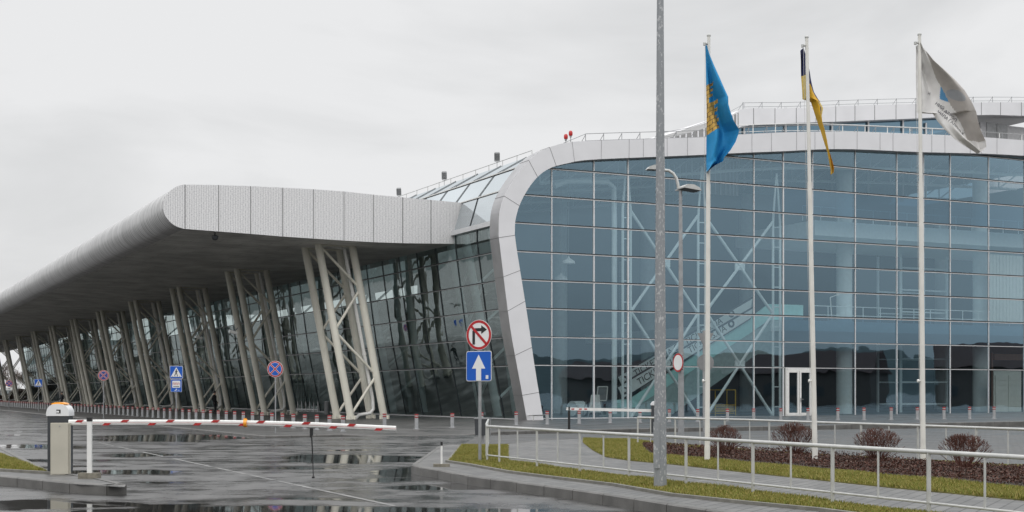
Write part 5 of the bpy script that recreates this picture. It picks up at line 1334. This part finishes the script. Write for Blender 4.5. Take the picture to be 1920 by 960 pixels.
# ------------------------------------------------------------------ bushes
def bush(cx, cy, w, h, seed, label):
    r_ = random.Random(seed); m_ = MB()
    def grow(p, d, L, r, depth):
        segs = 2; q = p
        for s_ in range(segs):
            d = (d + Vector((r_.gauss(0,.08), r_.gauss(0,.08), r_.gauss(.03,.05)))).normalized(); n_ = q + d*L/segs
            ex = Vector(((n_.x)/(w/2), (n_.y)/(w/2), max(0,(n_.z-h*.5))/(h*.5)))
            m_.tube(q, n_, r, r*.75, n=3, cap=False); q = n_; r *= .75
            if ex.length > 1.0: return
        if depth > 0:
            for _ in range(r_.choice((2,2,3))):
                dd_ = (d + Vector((r_.gauss(0,.36), r_.gauss(0,.36), r_.gauss(.08,.15)))).normalized(); grow(q, dd_, L*r_.uniform(.55,.8), max(r*.85,.0035), depth-1)
    for i in range(58):
        a = r_.uniform(0, 2*math.pi); el = r_.uniform(.05, 1.05); d = Vector((math.cos(a)*math.sin(el), math.sin(a)*math.sin(el), math.cos(el)+.12)).normalized()
        grow(Vector((math.cos(a)*.06, math.sin(a)*.06, 0)), d, h*r_.uniform(.34,.46), .011, 4)
    return tag(m_.build('bare_bush', M['twig'], None, loc=(cx, cy, ZI+.03)), label, 'bush', 'clipped leafless bushes in the planting bed')
for i, (px, py, wpx, hpx, lb) in enumerate(((1358,855,62,55,'leafless clipped bush just right of the first flagpole'),(1488,857,78,62,'leafless clipped bush left of the middle flagpole'),(1645,872,90,66,'leafless clipped bush between the middle and right flagpoles'),(1808,887,92,70,'leafless clipped bush right of the last flagpole, nearest the camera'))):
    x_, y_ = GI(px, py); bush(x_, y_, wpx*y_/F*1.05, hpx*y_/F, 30+i, lb)

# ------------------------------------------------------------------ people under the canopy
def person(x, y, z, rz, label, stride, cloth_m):
    J = {'pelvis':(0,0,.95),'belly':(0,0,1.1),'chest':(0,0,1.32),'neck':(0,0,1.5),'head0':(0,-.02,1.6),'head1':(0,-.03,1.72),
         'hipL':(.1,0,.92),'kneeL':(.11,-.08*stride,.5),'ankL':(.11,.16*stride,.1),'toeL':(.12,.05*stride-.12,.04),
         'hipR':(-.1,0,.92),'kneeR':(-.11,-.12*stride,.5),'ankR':(-.11,-.2*stride,.09),'toeR':(-.12,-.2*stride-.14,.04),
         'shL':(.19,0,1.42),'elL':(.26,.06*stride+.04,1.15),'wrL':(.25,-.1*stride-.02,.92),'haL':(.25,-.12*stride-.03,.83),
         'shR':(-.19,0,1.42),'elR':(-.26,-.02*stride+.05,1.15),'wrR':(-.22,-.12,.95),'haR':(-.21,-.16,.88)}
    rad = {'pelvis':.15,'belly':.145,'chest':.17,'neck':.06,'head0':.085,'head1':.085,'hip':.1,'knee':.07,'ank':.05,'toe':.04,'sh':.075,'el':.052,'wr':.038,'ha':.04}
    E = [('pelvis','belly'),('belly','chest'),('chest','neck'),('neck','head0'),('head0','head1')] + [e_ for s_ in 'LR' for e_ in (('pelvis','hip'+s_),('hip'+s_,'knee'+s_),('knee'+s_,'ank'+s_),('ank'+s_,'toe'+s_),('chest','sh'+s_),('sh'+s_,'el'+s_),('el'+s_,'wr'+s_),('wr'+s_,'ha'+s_))]
    ks = list(J); me = bpy.data.meshes.new('person'); me.from_pydata([J[q] for q in ks], [(ks.index(a), ks.index(c)) for a, c in E], [])
    o = bpy.data.objects.new('person', me); COL.objects.link(o); o.location = (x,y,z); o.rotation_euler.z = rz
    bm = bmesh.new(); bm.from_mesh(me); lay = bm.verts.layers.skin.verify(); bm.verts.ensure_lookup_table()
    for i, q in enumerate(ks):
        r_ = rad.get(q) or rad[q[:-1]]; bm.verts[i][lay].radius = (r_, r_); bm.verts[i][lay].use_root = (q == 'pelvis')
    bm.to_mesh(me); bm.free()
    o.modifiers.new('Skin', 'SKIN'); sb = o.modifiers.new('Subdivision', 'SUBSURF'); sb.levels = 1; sb.render_levels = 2
    dg = bpy.context.evaluated_depsgraph_get(); nm = bpy.data.meshes.new_from_object(o.evaluated_get(dg)); o.modifiers.clear(); o.data = nm; nm.materials.clear()
    skin_ = mat('skin', (.45,.28,.2), .6); nm.materials.append(cloth_m); nm.materials.append(skin_)
    for p in nm.polygons: p.material_index = 1 if p.center.z > 1.52 or (p.center.z < .9 and abs(p.center.x) > .2 and p.center.z > .8) else 0
    nm.shade_smooth()
    h_ = MB(); h_.lathe([(.1,1.64),(.108,1.7),(.1,1.77),(.06,1.82),(.01,1.83)],(0,.015,0),14); h_.build('hair', M['black'], o, True)
    f_ = MB(); f_.box((0,-.125,1.66),(.025,.03,.04)); 
    for sx in (-.035,.035): f_.box((sx,-.112,1.69),(.02,.01,.01),mi=1)
    f_.box((0,-.115,1.615),(.045,.01,.01),mi=1); f_.build('face_features', [skin_, M['black']], o)
    return tag(o, label, 'person')
Yp = 105; person((402-960)/F*Yp, Yp, .06, R(70), 'person in dark clothes walking between the pipe towers right of the crossing sign', 1, M['cloth_dark'])
Yp = 150; person((116-960)/F*Yp, Yp, .06, R(-30), 'distant person in dark clothes above the barrier housing', .6, M['cloth_dark'])

# ------------------------------------------------------------------ far things
def bare_tree(x, y, h, seed, label):
    r_ = random.Random(seed); e = empty('bare_tree', (x,y,0), 0, label, 'tree', 'bare trees beyond the canopy'); t_ = MB(); c_ = MB()
    t_.tube((0,0,0),(0,0,h*.35),h*.02,h*.014,n=6)
    def grow(p, d, L, r, dep):
        q = p + d*L; (t_ if dep > 4 else c_).tube(p, q, r, r*.7, n=3, cap=False)
        if dep > 0:
            for _ in range(3): grow(q, (d + Vector((r_.gauss(0,.45), r_.gauss(0,.45), r_.gauss(.1,.25)))).normalized(), L*r_.uniform(.6,.85), r*.65, dep-1)
    for _ in range(4): grow(Vector((0,0,h*.33)), Vector((r_.gauss(0,.4), r_.gauss(0,.4), 1)).normalized(), h*.2, h*.012, 5)
    t_.build('trunk', M['bark'], e); c_.build('crown', M['twig_far'], e)
P = rng.uniform((-140, 288), (-95, 292), (26000, 2)); n_ = len(P); hh = rng.uniform(0, 2.6, n_) * (.7 + .3*np.sin(P[:,0]*.9))
c = np.c_[P, hh]; u = rng.normal(0, 1, (n_, 3)); u /= np.linalg.norm(u, axis=1)[:, None]; v = np.cross(u, rng.normal(0, 1, (n_, 3))); v /= np.linalg.norm(v, axis=1)[:, None]
Q = np.stack([c - u*.16, c + v*.08, c + u*.16, c - v*.08], 1).reshape(-1, 3)
hg = tri_mesh('hedge', Q, island_mat('hedge_leaves', [(.10,.07,.055),(.07,.055,.04),(.14,.10,.08),(.06,.06,.04)], .8), 4); tag(hg, 'low brown hedge far away under the end of the canopy', 'hedge')
where = ['farthest left','second from the left edge','third from the left edge','fourth from the left edge','fifth from the left edge','sixth from the left edge','seventh, behind the crossing sign']
for i, px in enumerate((-6, 9, 22, 36, 50, 66, 84)):
    Y = 300 + 22*((i*5) % 4); bare_tree((px-960)/F*Y, Y, 6.5 + (i*3 % 4)*.8, 60+i, 'bare reddish brown tree beyond the end of the canopy, ' + where[i])
# ring of wooded hills: low ahead, higher behind the viewer (seen in the glass)
hb_ = MB(); n_ = 240; vs = []
for i in range(n_):
    a = 2*math.pi*i/n_; rr2 = 900; back_ = .5 - .5*math.cos(a - R(10)) ; h = 6 + 42*max(0, back_-.15) + 6*math.sin(a*7) + 4*math.sin(a*17+1) + 2.5*math.sin(a*41)
    for q, (rad_, z_) in enumerate(((rr2-160,-1),(rr2-60,h*.75),(rr2,h),(rr2+200,h*.6-2))): vs.append((math.sin(a)*rad_, math.cos(a)*rad_, z_))
hb_.add(vs, [(4*i+q, 4*((i+1)%n_)+q, 4*((i+1)%n_)+q+1, 4*i+q+1) for i in range(n_) for q in range(3)])
tag(hb_.build('hills', M['hill']), kind='structure')
# houses across the road, only their reflection is seen
hs = MB()
def house(x, y, w, d, h, rz, label):
    e = empty('house', (x,y,0), rz, label, 'house', 'low houses across the road'); m_ = MB(); m_.box((0,0,h/2),(w,d,h)); m_.build('wall', M['farwall'], e)
    m_ = MB(); m_.prism([(-d/2-.5,h),(0,h+3.2),(d/2+.5,h)], lambda y_, z_: (-w/2-.4,y_,z_), lambda y_, z_: (w/2+.4,y_,z_)); m_.build('roof', M['farroof'], e)
    for s_ in (-1,1):
        for q in range(int(w//4)): m_ = MB(); m_.box((-w/2+2+q*4, s_*(d/2+.02), 2.0),(1.4,.08,1.4)); m_.build('window', M['darkgrey'], e)
house(140, 30, 26, 12, 5, R(80), 'low red roofed house right of the car park'); house(150, -10, 20, 12, 4.5, R(95), 'small red roofed house beside the long one'); house(120, 70, 18, 11, 5, R(70), 'red roofed house nearest the far right corner')
print('script done', len(bpy.data.objects))
